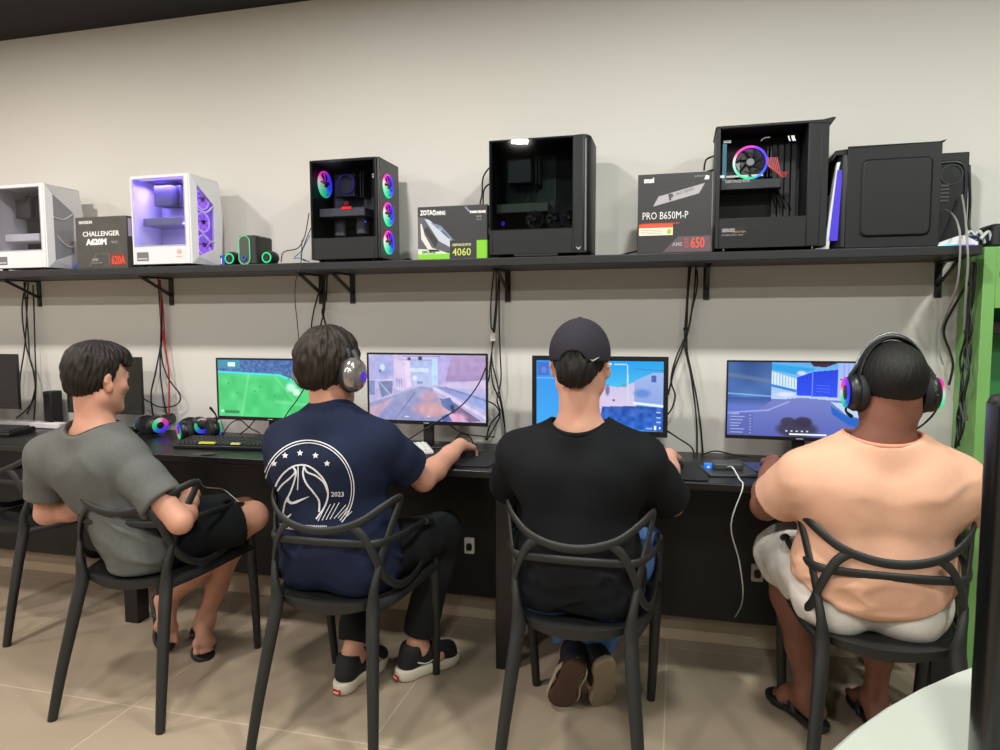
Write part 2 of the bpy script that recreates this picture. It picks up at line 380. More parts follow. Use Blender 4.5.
def guts(t, L, H, D, board, gpu, z_gpu, x0, x1, coolm, fan_at=None, fr=.045, lit=0.):
    MB().box((x0+.015, D-.036, z_gpu-.05), (x0+.22, D-.031, H-.03)).build('motherboard', board, t)
    g = MB(); g.rbox((x0+.004, -D+.045, z_gpu-.022), (x0+.21, D-.04, z_gpu+.012), .004); g.build('graphics_card', gpu, t, bevel=.002)
    h = MB()
    cx, cz = fan_at or (x0+.09, (z_gpu+H)/2+.02)
    for k in range(9): h.box((cx-.045, -D+.075+k*.009, cz-.045), (cx+.045, -D+.078+k*.009, cz+.045))
    h.build('cpu_cooler', coolm, t)
    m = MB()
    for k in range(2): m.box((cx+.062+k*.012, -.01, cz-.05), (cx+.066+k*.012, D-.035, cz+.055))
    m.build('memory_module', DKG, t)
    c = MB()
    for k in range(4):
        xx = x0+.16+k*.018
        c.tube([(xx, D-.035, z_gpu+.02), (xx+.03, D-.07, z_gpu-.03-.01*k), (xx+.05, D-.05, z_gpu-.1)], .0028, n=6)
    c.build('cables', BKI, t)

def white_pc(x0, x1, H, label, lit):
    L = (x1-x0)/2; D = .1
    t = thing('computer_tower', label, 'computer', (x0+L, -.18, SZ))
    win = (-L+.014, L-.024, .095, H-.016)
    case_shell(t, L, H, WHP, WHI if lit else mat('mid_grey_tray', '#3e403e', .5, vary=.7, vscale=22), win=win)
    MB().box((win[0]-.004, -D-.006, .09), (win[1]+.006, -D-.0032, H-.012)).build('side_glass', GL_C, t)
    guts(t, L, H, D, WHI if lit else PCB, WHP if not lit else mat('grey_card', '#77788a', .5), .21 if lit else .165, win[0], win[1], mat('grey_cooler', '#55565c', .5) if lit else DKG)
    MB().box((win[0], -D+.02, .0885), (win[1], D-.03, .094)).build('power_supply_cover', WHI if lit else WHP, t)
    # vent window and sticker on the lower strip
    v = MB(); v.box((-L+.022, -D-.0045, .028), (-L+.082, -D-.0028, .066)); v.build('vent', mat('vent_grey', '#6d6d72', .5), t)
    s = MB()
    for k in range(2): s.box((-L+.026, -D-.0055, .034+.004*k), (-L+.078, -D-.0044, .036+.004*k))
    s.build('vent_slats', WHP, t)
    if lit:
        s = MB(); M = face_y((L-.055, -D-.0032, .06)); ring = [(.014*math.cos(a), .012*math.sin(a)+.004) for a in np.linspace(0, 6.283, 7)[:-1]]
        s.prism(ring, 0, .0006, M); s.box((L-.070, -D-.004, .041), (L-.040, -D-.0032, .046)); s.build('sticker', mat('peach_sticker', '#d9a9a0', .5), t)
    # faceted front bezel with a recessed mesh polygon
    y0, y1 = -D, D; X = L
    P = [(y0, .012), (y0, H), (y1-.02, H-.012), (y1, H*.62), (y1-.012, .05), (y1-.03, .012)]
    Q = [(y0+.03, .045), (y0+.03, H-.045), (y1-.055, H*.70), (y1-.062, .085)]
    vs = [Vector((X, y, z)) for y, z in P]+[Vector((X+.022 if i not in (0, 1) else X+.008, y, z)) for i, (y, z) in enumerate(P)]
    nP = 6; b = MB(); n0 = len(vs)
    vs += [Vector((X+.020, y, z)) for y, z in Q]+[Vector((X+.006, y, z)) for y, z in Q]
    fs = [(i, (i+1) % 6, 6+(i+1) % 6, 6+i) for i in range(6)]
    # outer facets between P front ring and Q ring
    fs += [(6, 7, n0+1, n0), (7, 8, n0+2, n0+1), (8, 9, n0+2), (9, 10, n0+3, n0+2), (10, 11, n0+3), (11, 6, n0, n0+3)]
    fs += [(n0+i, n0+(i+1) % 4, n0+4+(i+1) % 4, n0+4+i) for i in range(4)]
    b.add(vs, fs); b.build('front_bezel', WHP, t)
    mq = MB().add([Vector((X+.016, y, z)) for y, z in Q]+[Vector((X+.0135, y, z)) for y, z in Q], [(0,1,2,3),(7,6,5,4),(0,4,5,1),(1,5,6,2),(2,6,7,3),(3,7,4,0)])
    mq.build('front_mesh', glass('lilac_mesh', (.8, .75, .95)) if lit else mat('grey_mesh', '#9d9ca4', .6, bump=.5, bscale=800), t)
    # facet braces across the mesh
    for (ya, za), (yb, zb) in (((y0+.03, H*.62), (y1-.058, H*.70)), ((y0+.05, H*.40), (y1-.06, H*.30))):
        MB().tube([(X+.018, ya, za), (X+.020, (ya+yb)/2, (za+zb)/2-.02), (X+.018, yb, zb)], .0035, n=6).build('bezel_brace', WHP, t, smooth=60)
    bd = MB().lathe([(0, 0), (.008, 0), (.008, .004), (0, .004)], c=(X+.010, y1-.08, .1), ax='x', n=12); bd.build('badge', DKG, t)
    if lit:
        MB().add([Vector((X+.001, y, z)) for y, z in Q]+[Vector((X+.003, y, z)) for y, z in Q], [(3,2,1,0),(4,5,6,7),(0,1,5,4),(1,2,6,5),(2,3,7,6),(3,0,4,7)]).build('front_glow', glow('lavender_glow', '#9a68ff', .7), t)  # added emissive plate behind the mesh, makes its lavender glow
        for zz in (.30, .20, .10) if H > .3 else (): fan(t, face_x((X+.004, -.018, zz)), .046, lit=.9, disc=True, tint=(.55, .22, 1))
        ls = MB(); ls.box((win[0]+.01, -D+.03, H-.014), (win[1]-.01, -D+.036, H-.010)); ls.build('led_strip', glow('violet_led', '#6a55ff', 6), t)
        for z_, e in ((H-.03, 3.4), (.2, 3.2)):
            l = bpy.data.lights.new('led_light', 'AREA'); l.shape = 'RECTANGLE'; l.size = .22; l.size_y = .05; l.energy = e; l.color = (.27, .20, 1)
            o = bpy.data.objects.new('led_light', l); COL.objects.link(o); o.location = (0, -.02, z_); o.parent = t
    return t
white_pc(-3.16, -2.850, .397, 'white computer tower with an unlit dark glass side, at the left end of the shelf', False)
white_pc(-2.366, -2.068, .400, 'white computer tower glowing violet through its glass side', True)

def black_pc(x0, x1, H, label):
    L = (x1-x0)/2; D = .1
    return thing('computer_tower', label, 'computer', (x0+L, -.18, SZ)), L, D
# black tower with three rainbow fans on its front
t, L, D = black_pc(-1.480, -1.182, .416, 'black computer tower with three rainbow fans down its front')
win = (-L+.010, L-.014, .10, H_ := .404)
case_shell(t, L, .416, BKP, BKI, win=win)
MB().box((-L+.004, -D-.006, .102), (L-.006, -D-.0032, .412)).build('side_glass', GL_D, t)
guts(t, L, .416, D, mat('slate_board', '#55575f', .5, vary=.5, vscale=40), mat('slate_card', '#66686e', .5), .215, win[0], win[1], mat('dark_cooler', '#191a30', .5), fan_at=(-.03, .325))  # slate greys lightened to carry the grey reflection on the glass
fan(t, face_x((-L+.022, -.015, .335)), .056, lit=1.0, disc=True)
MB().lathe([(.036, 0), (.039, 0), (.039, .004), (.036, .004)], c=(-.02, -D+.07, .33), ax='y', n=24, cap=False).build('cooler_ring', glow('deep_blue_led', '#1c18a8', .6), t)
MB().box((-.028, -D+.04, .222), (.012, -D+.044, .231)).build('red_led_bar', glow('red_led', '#ff1a1a', 2.2), t)
MB().box((-.02, -D+.04, .236), (0, -D+.044, .252)).build('red_led_logo', glow('dull_red_led', '#8a1212', .8), t)
MB().lathe([(0, 0), (.003, 0), (.003, .002), (0, .002)], c=(.082, -D+.03, .165), ax='y', n=8).build('blue_led', glow('blue_led', '#3a3aff', 3), t)
s = MB(); s.rbox((-.105, .01, .12), (-.055, .04, .19), .015); s.rbox((.0, .0, .125), (.05, .05, .20), .02); s.build('drive_cage', mat('cage_reflection_grey', '#77787d', .5), t, bevel=.004)  # cage grey lightened too, the glass reflection is put into its colour
fb = MB(); fb.box((L, -D, .012), (L+.012, D, .416)); fb.build('front_panel', mat('smoked_front', '#2b2c2f', .25), t, bevel=.003)
for z in (.312, .197, .082): fan(t, face_x((L+.0135, -.022, z)), .049, lit=1.0, disc=True)
k = MB(); k.cyl((L-.013, -D-.0065, .345), (L-.013, -D-.005, .345), .004); k.cyl((L-.013, -D-.0065, .335), (L-.013, -D-.005, .335), .004); k.build('hinge', GREYM, t)

# tall black tower with dark glass, standing behind the graphics card box
t, L, D = black_pc(-.713, -.335, .452, 'tall black computer tower with a dark glass side showing no lights')
LL = L; win = (-L+.012, L-.055, .108, .436)
case_shell(t, L, .446, BKP, BKI, win=win)
MB().box((-L+.004, -D-.006, .106), (L-.053, -D-.0032, .442)).build('side_glass', GL_B, t)
guts(t, L, .446, D, mat('green_black_board', '#46584f', .5, vary=.5, vscale=30), mat('olive_card', '#5b6556', .5), .20, win[0], win[1], DKG)
for k_, xx in enumerate((-.02, .06, .115)): fan(t, face_y((xx, -D+.05, .15)), .036, lit=.012)
MB().lathe([(0, 0), (.009, 0), (.009, .002), (0, .002)], c=(-.142, -D+.03, .135), ax='y', n=8).build('blue_led', glow('blue_led_dim', '#2418b0', 1.2), t)
fb = MB(); P = [(L-.05, -D-.004), (L-.01, -D-.004), (L+.006, -D+.012), (L+.012, -D+.03), (L+.012, D-.02), (L, D)]
fb.prism(P+[(L-.05, D)], .014, .448); fb.build('front_panel', BKP, t, bevel=.006)
MB().tube([(L-.004, -D-.002, .02), (L-.004, -D-.002, .43)], (.004, .003), n=6, smooth=False).build('front_trim', mat('trim_grey', '#76767a', .3), t)
lg = MB(); lg.prism([(-.010, .006), (0, 0), (.010, .006), (.006, -.002), (0, -.008), (-.006, -.002)], 0, .0008, face_y((L-.03, -D-.0045, .03))); lg.build('logo', GRYT, t)
MB().box((-.09, -D-.004, .004), (.08, -D+.01, .012)).build('base_slot', BKI, t)

# open black tower with the big rainbow cooler fan
t, L, D = black_pc(.124, .492, .444, 'black computer tower with its side off and one large rainbow fan glowing inside')
win = (-L+.014, L-.066, .118, .430)
case_shell(t, L, .440, BKP, BKI, win=win)
guts(t, L, .440, D, PCB, mat('black_card', '#202225', .4), .248, win[0], win[1], BKI, fan_at=(-.066, .325))
fan(t, face_y((-.064, -D+.062, .322)), .060, lit=1.2, hubc=mat('cooler_hub', '#77787a', .4))
MB().box((-.155, -D+.06, .272), (-.02, -D+.066, .279)).build('card_edge', mat('card_edge_silver', '#b9b9b4', .4), t)
text('card_lettering', 'GEFORCE RTX', .013, face_y((-.15, -D+.0445, .251)), GRYT, t, bold=.0006)
MB().box((-L+.024, -D+.05, .26), (-L+.038, -D+.056, .39)).build('teal_board', mat('teal_board', '#14566b', .4, emit='#0f5f78', estr=.25), t)
for xx, ww in ((-L+.026, .026), (-L+.016, .016)): MB().box((xx, -D+.048, .393 if ww > .02 else .27), (xx+ww, -D+.052, .402 if ww > .02 else .279)).build('white_connector', WHT, t)
c = MB()
for q in range(7): c.tube([(-.01+.006*q, -D+.06, .335), (.0+.007*q, -D+.05, .30-.006*q), (.03+.006*q, -D+.06, .282)], .0022, n=5)
c.build('red_wires', mat('red_wire', '#a5323a', .5), t, smooth=60)
c = MB()
for xx in (.058, .069, .075): c.tube([(xx, -D+.03, .40), (xx+.002, -D+.03, .39), (xx+.006, -D+.03, .381)], .0025, n=5)
c.tube([(-.03, -D+.05, .393), (-.02, -D+.05, .402), (0, -D+.05, .404)], .002, n=5)
c.build('white_wires', WHT, t, smooth=60)
dr = MB()
for k_ in range(4): dr.box((.02+.022*k_, D-.06, .13), (.036+.022*k_, D-.04, .40))
dr.build('cable_bars', mat('bar_grey', '#24262a', .5), t)
MB().box((-L+.02, -D-.0045, .05), (-L+.105, -D-.0028, .088)).build('power_supply_label', BKI, t)
text('label_lettering', 'SERIES', .016, face_y((-L+.024, -D-.0048, .07)), GRYT, t, bold=.0006); text('label_lettering', '650W 80+', .010, face_y((-L+.062, -D-.0048, .066)), mat('orange_print', '#c98a4a', .5), t); text('label_lettering', 'POWER SUPPLY UNIT', .0075, face_y((-L+.024, -D-.0048, .056)), GRYT, t)
fb = MB(); fb.prism([(L-.067, -D-.004), (L-.02, -D-.004), (L-.004, -D+.03), (L+.004, 0), (L-.004, D), (L-.067, D)], .012, .430); fb.build('front_panel', BKP, t, bevel=.005)
tp = MB(); tp.prism([(-L-.004, .438), (L-.02, .440), (L+.012, .446), (L+.020, .444), (L+.006, .424), (L-.05, .430), (-L-.004, .432)], -D-.004, D, Matrix(((1,0,0,0),(0,0,1,0),(0,1,0,0),(0,0,0,1)))); tp.build('top_cover', BKP, t, bevel=.002)
st = MB(); st.box((-L+.03, -D-.001, .003), (-L+.033, -D+.004, .014)); st.box((L-.045, -D-.001, .003), (L-.042, -D+.004, .014)); st.build('stand_clip', GREYM, t)

# black tower with its blank embossed side panel
t, L, D = black_pc(.524, .836, .346, 'black computer tower with a blank embossed side panel, beside the green cabinet')
b = MB(); b.box((-L+.03, -D+.004, .012), (L-.006, D, .335)); b.build('case_frame', BKP, t, bevel=.003)
Mx = face_y((0, -D, 0)); sp = MB()
O = [(-L+.028, .0), (-L+.028, .334), (L+.006, .350), (L, .0)]
def rrect(x0, z0, x1, z1, r, n=5):
    pts = []
    for cx, cz, a0 in ((x1-r, z1-r, 0), (x0+r, z1-r, 90), (x0+r, z0+r, 180), (x1-r, z0+r, 270)):
        for k in range(n+1):
            a = math.radians(a0+90*k/n); pts.append((cx+r*math.cos(a), cz+r*math.sin(a)))
    return pts
A = rrect(-.085, .036, .133, .298, .022); B = rrect(-.078, .043, .126, .291, .018)
sp.box((-L+.028, -D-.001, .002), (L+.002, -D+.003, .344))
sp.rings([[Vector((x, -D-.001, z)) for x, z in A], [Vector((x, -D-.009, z)) for x, z in B]])
sp.build('side_panel', BKP, t, bevel=.0015)
fl = MB(); fl.prism([(L-.01, .343), (L+.014, .349), (L+.006, .340), (-L+.03, .336), (-L+.03, .340)], -D-.001, D-.01, Matrix(((1,0,0,0),(0,0,1,0),(0,1,0,0),(0,0,0,1)))); fl.build('panel_flange', BKP, t, bevel=.001)
fb = MB(); fb.prism([(-L+.03, -D+.002), (-L+.006, -D+.02), (-L-.012, -D+.06), (-L-.012, D-.01), (-L+.03, D)], .004, .322); fb.build('front_panel', mat('bevelled_black', '#1b1c1f', .3), t, bevel=.004)
fb = MB(); fb.prism([(-L+.03, .318), (-L-.006, .318), (-L-.016, .30), (-L-.02, .302), (-L-.008, .335), (-L+.03, .338)], -D+.01, D-.01, Matrix(((1,0,0,0),(0,0,1,0),(0,1,0,0),(0,0,0,1)))); fb.build('front_visor', BKP, t, bevel=.002)

# second dark tower, turned so its connector side faces the room
t = thing('computer_tower', 'dark computer tower turned back to front, cables plugged in, at the right end', 'computer', (.903, -.065, SZ))
b = MB(); b.box((-.062, -.055, .008), (.072, .05, .338)); b.build('case_frame', BKP, t, bevel=.004)
b = MB(); b.tube([(-.06, -.058, .30), (.03, -.058, .305), (.06, -.058, .27), (.062, -.058, .15)], (.006, .004), n=8); b.build('rear_handle', mat('rear_plastic', '#202124', .4), t, smooth=60)
b = MB()
for k in range(5): b.box((-.02, -.0575, .17+.013*k), (.012, -.054, .176+.013*k))
b.build('rear_ports', mat('port_grey', '#4d4e52', .4), t)
b = MB(); b.lathe([(.032, 0), (.036, 0), (.036, .003), (.032, .003)], c=(.018, -.0555, .262), ax='y', n=20, cap=False); b.build('rear_fan_ring', DKG, t)
MB().box((-.055, -.0575, .03), (.05, -.054, .15)).build('power_supply_plate', BKI, t)

# white violet-lit panel leaning behind the two black towers
t = thing('case_panel', 'white case panel with a violet glow leaning between two black towers', 'panel', (.51, -.19, SZ))
YX = Matrix(((1,0,0,0),(0,0,1,0),(0,1,0,0),(0,0,0,1)))
MB().prism([(-.055, 0), (-.052, .004), (-.018, .012), (.012, .29), (.014, .297), (.024, .297), (.02, .28), (-.004, .004), (-.004, 0)], -.075, .10, YX).build('panel_shell', WHP, t, bevel=.002)
MB().box((.0235, -.07, .285), (.026, .05, .296)).build('white_clip', WHT, t)
vl = MB(); vl.prism([(-.006, .03), (.014, .27), (.030, .27), (.022, .03)], -.0765, -.0752, YX); vl.build('violet_strip', glow('violet_glow', '#4a35d8', 1.0), t)
# white wedge-shaped keyboard with rainbow underglow at the shelf's right end
t = thing('gaming_keyboard', 'white keyboard with rainbow underglow stored on the right end of the shelf', 'keyboard', (.91, -.21, SZ))
MB().prism([(-.068, 0), (.05, 0), (.05, .012), (.012, .034), (-.002, .036), (-.068, .012)], -.06, .03, YX).build('keyboard_body', WHP, t, bevel=.002)
u = MB(); N = 14
for i in range(N):
    xa, xb = -.07+.108*i/N, -.07+.108*(i+1)/N; c = [(.6, 1, .8), (.1, .9, .9), (.1, .3, 1), (.45, .2, 1), (.4, .25, .9)]
    f = i/N*3.99; k_ = int(f); cc = tuple(p+(q-p)*(f-k_) for p, q in zip(c[k_], c[k_+1]))
    u.box((xa, -.0625, .001), (xb, -.0603, .006), col=cc)
u.build('underglow', RGB, t)

# ---- boxes
def carton(name, label, x0, x1, h, y0, d, m, side=None, rz=0):
    t = thing(name, label, 'box', ((x0+x1)/2, y0+d/2, SZ), rz)
    L = (x1-x0)/2; MB().box((-L, -d/2, 0), (L, d/2, h)).build('carton', m, t, bevel=.0015)
    return t, L, -d/2-.0004
def poly(t, name, pts, m, Y, dz=0):
    MB().prism(pts, dz*.0004, dz*.0004+.0003, face_y((0, Y, 0))).build(name, m, t)
ORG = mat('orange_red_print', '#e2502f', .5)
t, L, Y = carton('motherboard_box', 'dark grey motherboard box with a red 620A badge, between the white towers', -2.692, -2.412, .235, -.265, .11, mat('grey_camo_carton', '#45443f', .5, vary=.4, vscale=18))
text('print', 'MAXSUN', .018, face_y((-L+.02, Y, .205)), WHT, t, bold=.0006)
text('print', 'CHALLENGER', .031, face_y((-L+.038, Y, .148)), WHT, t, bold=.0006, sx=1.05)
text('print', 'A620M', .036, face_y((-L+.058, Y, .110)), WHT, t, bold=.0022, sx=1.05); text('print', 'WiFi', .018, face_y((L-.085, Y, .112)), GRYT, t)
poly(t, 'badge', [(L-.092, .012), (L-.012, .012), (L-.012, .066), (L-.092, .066)], mat('badge_dark_red', '#7d2b22', .5), Y)
text('print', '620A', .052, face_y((L-.088, Y-.0004, .020)), ORG, t, bold=.0012, sx=.66)
poly(t, 'badge', [(L-.104, .012), (L-.096, .012), (L-.096, .066), (L-.104, .066)], mat('badge_grey', '#5c5550', .5), Y)
text('print', 'AMD', .016, face_y((-L+.085, Y, .036)), GRYT, t, bold=.0006); text('print', 'SOCKET AM5', .009, face_y((-L+.085, Y, .024)), GRYT, t)
MB().box((L, -.045, .145), (L+.0006, .035, .225)).build('side_label', mat('lilac_label', '#b9acd9', .5), t)
poly(t, 'pattern', [(-L+.06, .01), (-L+.075, .01), (-L+.115, .066), (L-.1, .066), (L-.1, .070), (-L+.108, .070)], mat('badge_grey', '#5c5550', .5), Y)
# graphics card box
DG = mat('graphite_carton', '#303032', .45, vary=.1, vscale=12)
t, L, Y = carton('graphics_card_box', 'graphics card box with green corner and big 4060 lettering', -1.019, -.728, .212, -.255, .075, DG)
GRN = mat('lime_print', '#7fc52e', .5); SIL = mat('silver_print', '#b9bfcb', .4); STEEL = mat('steel_blue_print', '#707c99', .4)
text('print', 'ZOTAC', .026, face_y((-L+.012, Y, .180)), WHT, t, bold=.001, sx=.72); text('print', 'GAMING', .022, face_y((-L+.064, Y, .178)), WHT, t, bold=.0008, sx=.62)
poly(t, 'pattern', [(-L+.001, .032), (-L+.136, .032), (-L+.136, .075), (-L+.085, .135), (-L+.03, .170), (-L+.001, .172)], mat('mid_grey_print', '#55555c', .5), Y)  # plain grey patch of the printed artwork
poly(t, 'pattern', [(-L+.03, .165), (-L+.05, .160), (-L+.136, .085), (-L+.136, .050), (-L+.09, .075)], SIL, Y, 1)
poly(t, 'pattern', [(-L+.055, .150), (-L+.10, .135), (-L+.155, .075), (-L+.13, .085)], STEEL, Y, 2)
poly(t, 'pattern', [(-L+.012, .145), (-L+.018, .145), (-L+.030, .10), (-L+.06, .05), (-L+.10, .034), (-L+.05, .034), (-L+.015, .085)], mat('pale_print', '#cfcdc6', .5), Y, 1)
poly(t, 'pattern', [(-L+.026, .12), (-L+.04, .135), (-L+.085, .075), (-L+.075, .05)], mat('dark_grey_print', '#2e2e33', .5), Y, 2)
for k in range(4): poly(t, 'pattern', [(-L+.09+.008*k, .125-.008*k), (-L+.094+.008*k, .125-.008*k), (-L+.120+.008*k, .100-.008*k), (-L+.116+.008*k, .100-.008*k)], mat('pale_print', '#cfcdc6', .5), Y, 3)
poly(t, 'pattern', [(-L+.001, .004), (-L+.134, .004), (-L+.134, .028), (-L+.001, .028)], GRN, Y)
poly(t, 'pattern', [(-L+.001, .024), (-L+.134, .024), (-L+.09, .040), (-L+.001, .046)], mat('pale_green_print', '#c6d8b4', .5), Y, 1)
text('print', 'GPU 8GB', .014, face_y((-L+.018, Y-.0008, .028)), mat('dark_print', '#3f4040', .5), t, bold=.0006)
poly(t, 'pattern', [(L-.044, .003), (L-.0015, .003), (L-.0015, .074), (L-.044, .074)], GRN, Y)
MB().box((L, -.037, .003), (L+.0006, .03, .074)).build('side_print', GRN, t)
text('print', 'GEFORCE RTX', .0125, face_y((-L+.146, Y, .054)), mat('pale_lime_print', '#ccd19a', .5), t, bold=.0004, sx=.95)
text('print', '4060', .042, face_y((-L+.146, Y, .016)), mat('yellow_lime_print', '#c9d564', .5), t, bold=.0002, sx=.92)
text('print', 'TWIN EDGE', .012, face_y((L-.072, Y, .180)), WHT, t, bold=.0009); text('print', '8GB', .011, face_y((L-.044, Y, .163)), GRYT, t); text('print', 'DLSS', .010, face_y((L-.044, Y, .152)), GRYT, t)
poly(t, 'pattern', [(L-.095, .206), (L-.085, .206), (L-.07, .188), (L-.078, .186)], STEEL, Y)
MB().box((L, -.02, .10), (L+.0006, -.012, .12)).build('side_print', WHT, t)
# motherboard box with diagonal card picture
t, L, Y = carton('motherboard_box', 'charcoal motherboard box with PRO B650M-P lettering and a pale slanted bar', -.148, .112, .286, -.285, .08, mat('charcoal_carton', '#2e2b2d', .45))
text('print', 'msi', .026, face_y((-L+.022, Y, .256)), WHT, t, bold=.0012)
poly(t, 'pattern', [(-L+.055, .170), (-L+.074, .205), (L-.025, .246), (L-.045, .210)], mat('bar_print', '#a9a3a8', .45), Y, 1)
text('print', 'P', .030, face_y((-L+.112, Y-.0008, .190)) @ Matrix.Rotation(.2, 4, 'Z'), mat('dark_print', '#3f4040', .5), t, bold=.002); text('print', 'PRO SERIES', .013, face_y((-L+.136, Y-.0008, .205)) @ Matrix.Rotation(.3, 4, 'Z'), mat('print_grey', '#7d787c', .5), t, bold=.0004)
for k in range(9): poly(t, 'pattern', [(-L+.06+.001*k, .262-.009*k), (L-.06, .268-.009*k), (L-.06, .2688-.009*k), (-L+.06, .2628-.009*k)], mat('faint_line', '#4a4649', .5), Y)
text('print', 'PRO B650M-P', .0375, face_y((-L+.016, Y, .124)), WHT, t, sx=.74, bold=-.0002)
text('print', 'SUPPORTS', .0085, face_y((L-.062, Y, .268)), GRYT, t); poly(t, 'badge', [(L-.028, .258), (L-.012, .258), (L-.010, .270), (L-.022, .273)], WHT, Y)
poly(t, 'badge', [(-L+.014, .106), (-L+.150, .106), (-L+.150, .110), (-L+.014, .110)], mat('red_print', '#b8392b', .5), Y)
poly(t, 'badge', [(-L+.006, .066), (-L+.126, .066), (-L+.126, .106), (-L+.006, .106)], mat('cream_label', '#e9e2c8', .5), Y, 1)
poly(t, 'badge', [(-L+.006, .093), (-L+.126, .093), (-L+.126, .106), (-L+.006, .106)], mat('orange_red_print', '#e2502f', .5), Y, 2)
poly(t, 'badge', [(-L+.106, .070), (-L+.120, .070), (-L+.122, .082), (-L+.113, .090), (-L+.104, .082)], mat('olive_print', '#a9b13a', .5), Y, 2)
for k in range(3): poly(t, 'badge', [(-L+.012, .072+.006*k), (-L+.09, .072+.006*k), (-L+.09, .0735+.006*k), (-L+.012, .0735+.006*k)], mat('print_grey', '#7d787c', .5), Y, 2)
poly(t, 'badge', [(-L+.09, .004), (L-.001, .004), (L-.001, .060), (-L+.145, .060)], mat('plum_print', '#5d4a52', .5), Y)
text('print', '650', .052, face_y((L-.072, Y-.0004, .018)), ORG, t, bold=.001, sx=.64); text('print', 'B', .052, face_y((L-.094, Y-.0004, .018)), mat('dull_red_print', '#a34b40', .5), t, sx=.6)
text('print', 'AM5', .018, face_y((L-.135, Y-.0004, .026)), GRYT, t, bold=.0006)

# ---- little speaker set with green rings
def ring(t, name, c, r, m, tr=.0022):
    n = 28; MB().tube([(c[0]+r*math.cos(2*math.pi*k/n), c[1], c[2]+r*math.sin(2*math.pi*k/n)) for k in range(n)], tr, n=6, smooth=False, close=True).build(name, m, t, smooth=60)
GRL = glow('green_led', '#22e08a', 1.2)
SPK = mat('speaker_plastic', '#1d2422', .4)
for i, (px, lb) in enumerate(((232, 'small round speaker with green ring, left of the subwoofer'), (269, 'small round speaker with green ring, right of the subwoofer'))):
    p = at(px, 257, -.22)
    t = thing('desktop_speaker', lb, 'speaker', (p.x, -.20, SZ), 0, 'speaker set on the shelf')
    MB().lathe([(0, .040), (.022, .038), (.030, .028), (.032, .010), (.030, -.012), (.020, -.03), (0, -.034)], c=(0, 0, .032), ax='y', n=24).build('body', SPK, t, smooth=True)
    MB().lathe([(0, .036), (.010, .041), (.012, .036), (.021, .0385), (.021, .034), (0, .034)], c=(0, 0, .032), ax='y', n=20).build('cone', mat('cone_black', '#0d0f0f', .5), t, smooth=50)
    ring(t, 'light_ring', (0, -.0395, .032), .0205, GRL, .0028)
    MB().rbox((-.02, -.025, 0), (.02, .015, .012), .006).build('foot', SPK, t)
p = at(250, 250, -.22)
t = thing('subwoofer', 'dark subwoofer box with an oval green and white light outline', 'speaker', (p.x, -.17, SZ), 0, 'speaker set on the shelf')
MB().rbox((-.036, -.085, 0), (.050, .055, .128), .018, n=5).build('cabinet', mat('sub_cabinet', '#2c2d2b', .5), t, bevel=.008)
MB().prism([(.024*math.cos(a), .024*math.sin(a)+(.036 if math.sin(a) > 0 else -.036)) for a in np.linspace(0, 2*math.pi, 24)], 0, .004, face_y((-.002, -.085, .064))).build('front_plate', mat('sub_front', '#474a45', .35), t)
n = 40; pts = []
for k in range(n):
    a = 2*math.pi*k/n; pts.append((-.002+.027*math.cos(a), -.0895, .064+.027*math.sin(a)+(.034 if math.sin(a) > 0 else -.034)))
o = MB(); o.tube(pts, .0022, n=6, smooth=False, close=True); o.build('light_outline', glow('pale_green_led', '#7dffb5', .7), t, smooth=60)
ring(t, 'volume_knob', (-.002, -.092, .03), .009, mat('blue_knob', '#2c63b5', .4), .003)
p = at(219, 262, -.22); t = thing('blue_box', 'tiny blue carton wedged between white tower and speaker', 'box', (p.x+.01, -.16, SZ))
MB().box((-.012, -.05, 0), (.012, .04, .05)).build('carton', mat('blue_carton', '#2e44a8', .5), t, bevel=.001)
MB().box((-.008, -.0506, .012), (-.002, -.05, .038)).build('label_print', WHT, t)
p = at(78, 262, -.1); t = thing('cable_coil', 'blue coiled network cable behind the dark motherboard box', 'cable', (-2.78, -.13, SZ))
o = MB()
for k in range(3):
    o.tube([(.045*math.cos(2*math.pi*q/16)+.004*k, .03*math.sin(2*math.pi*q/16), .008+.012*k+.004*math.sin(q)) for q in range(16)], .006, n=7, close=True, sub=2)
o.build('coil', mat('blue_cable', '#2f62c4', .45), t, smooth=60)
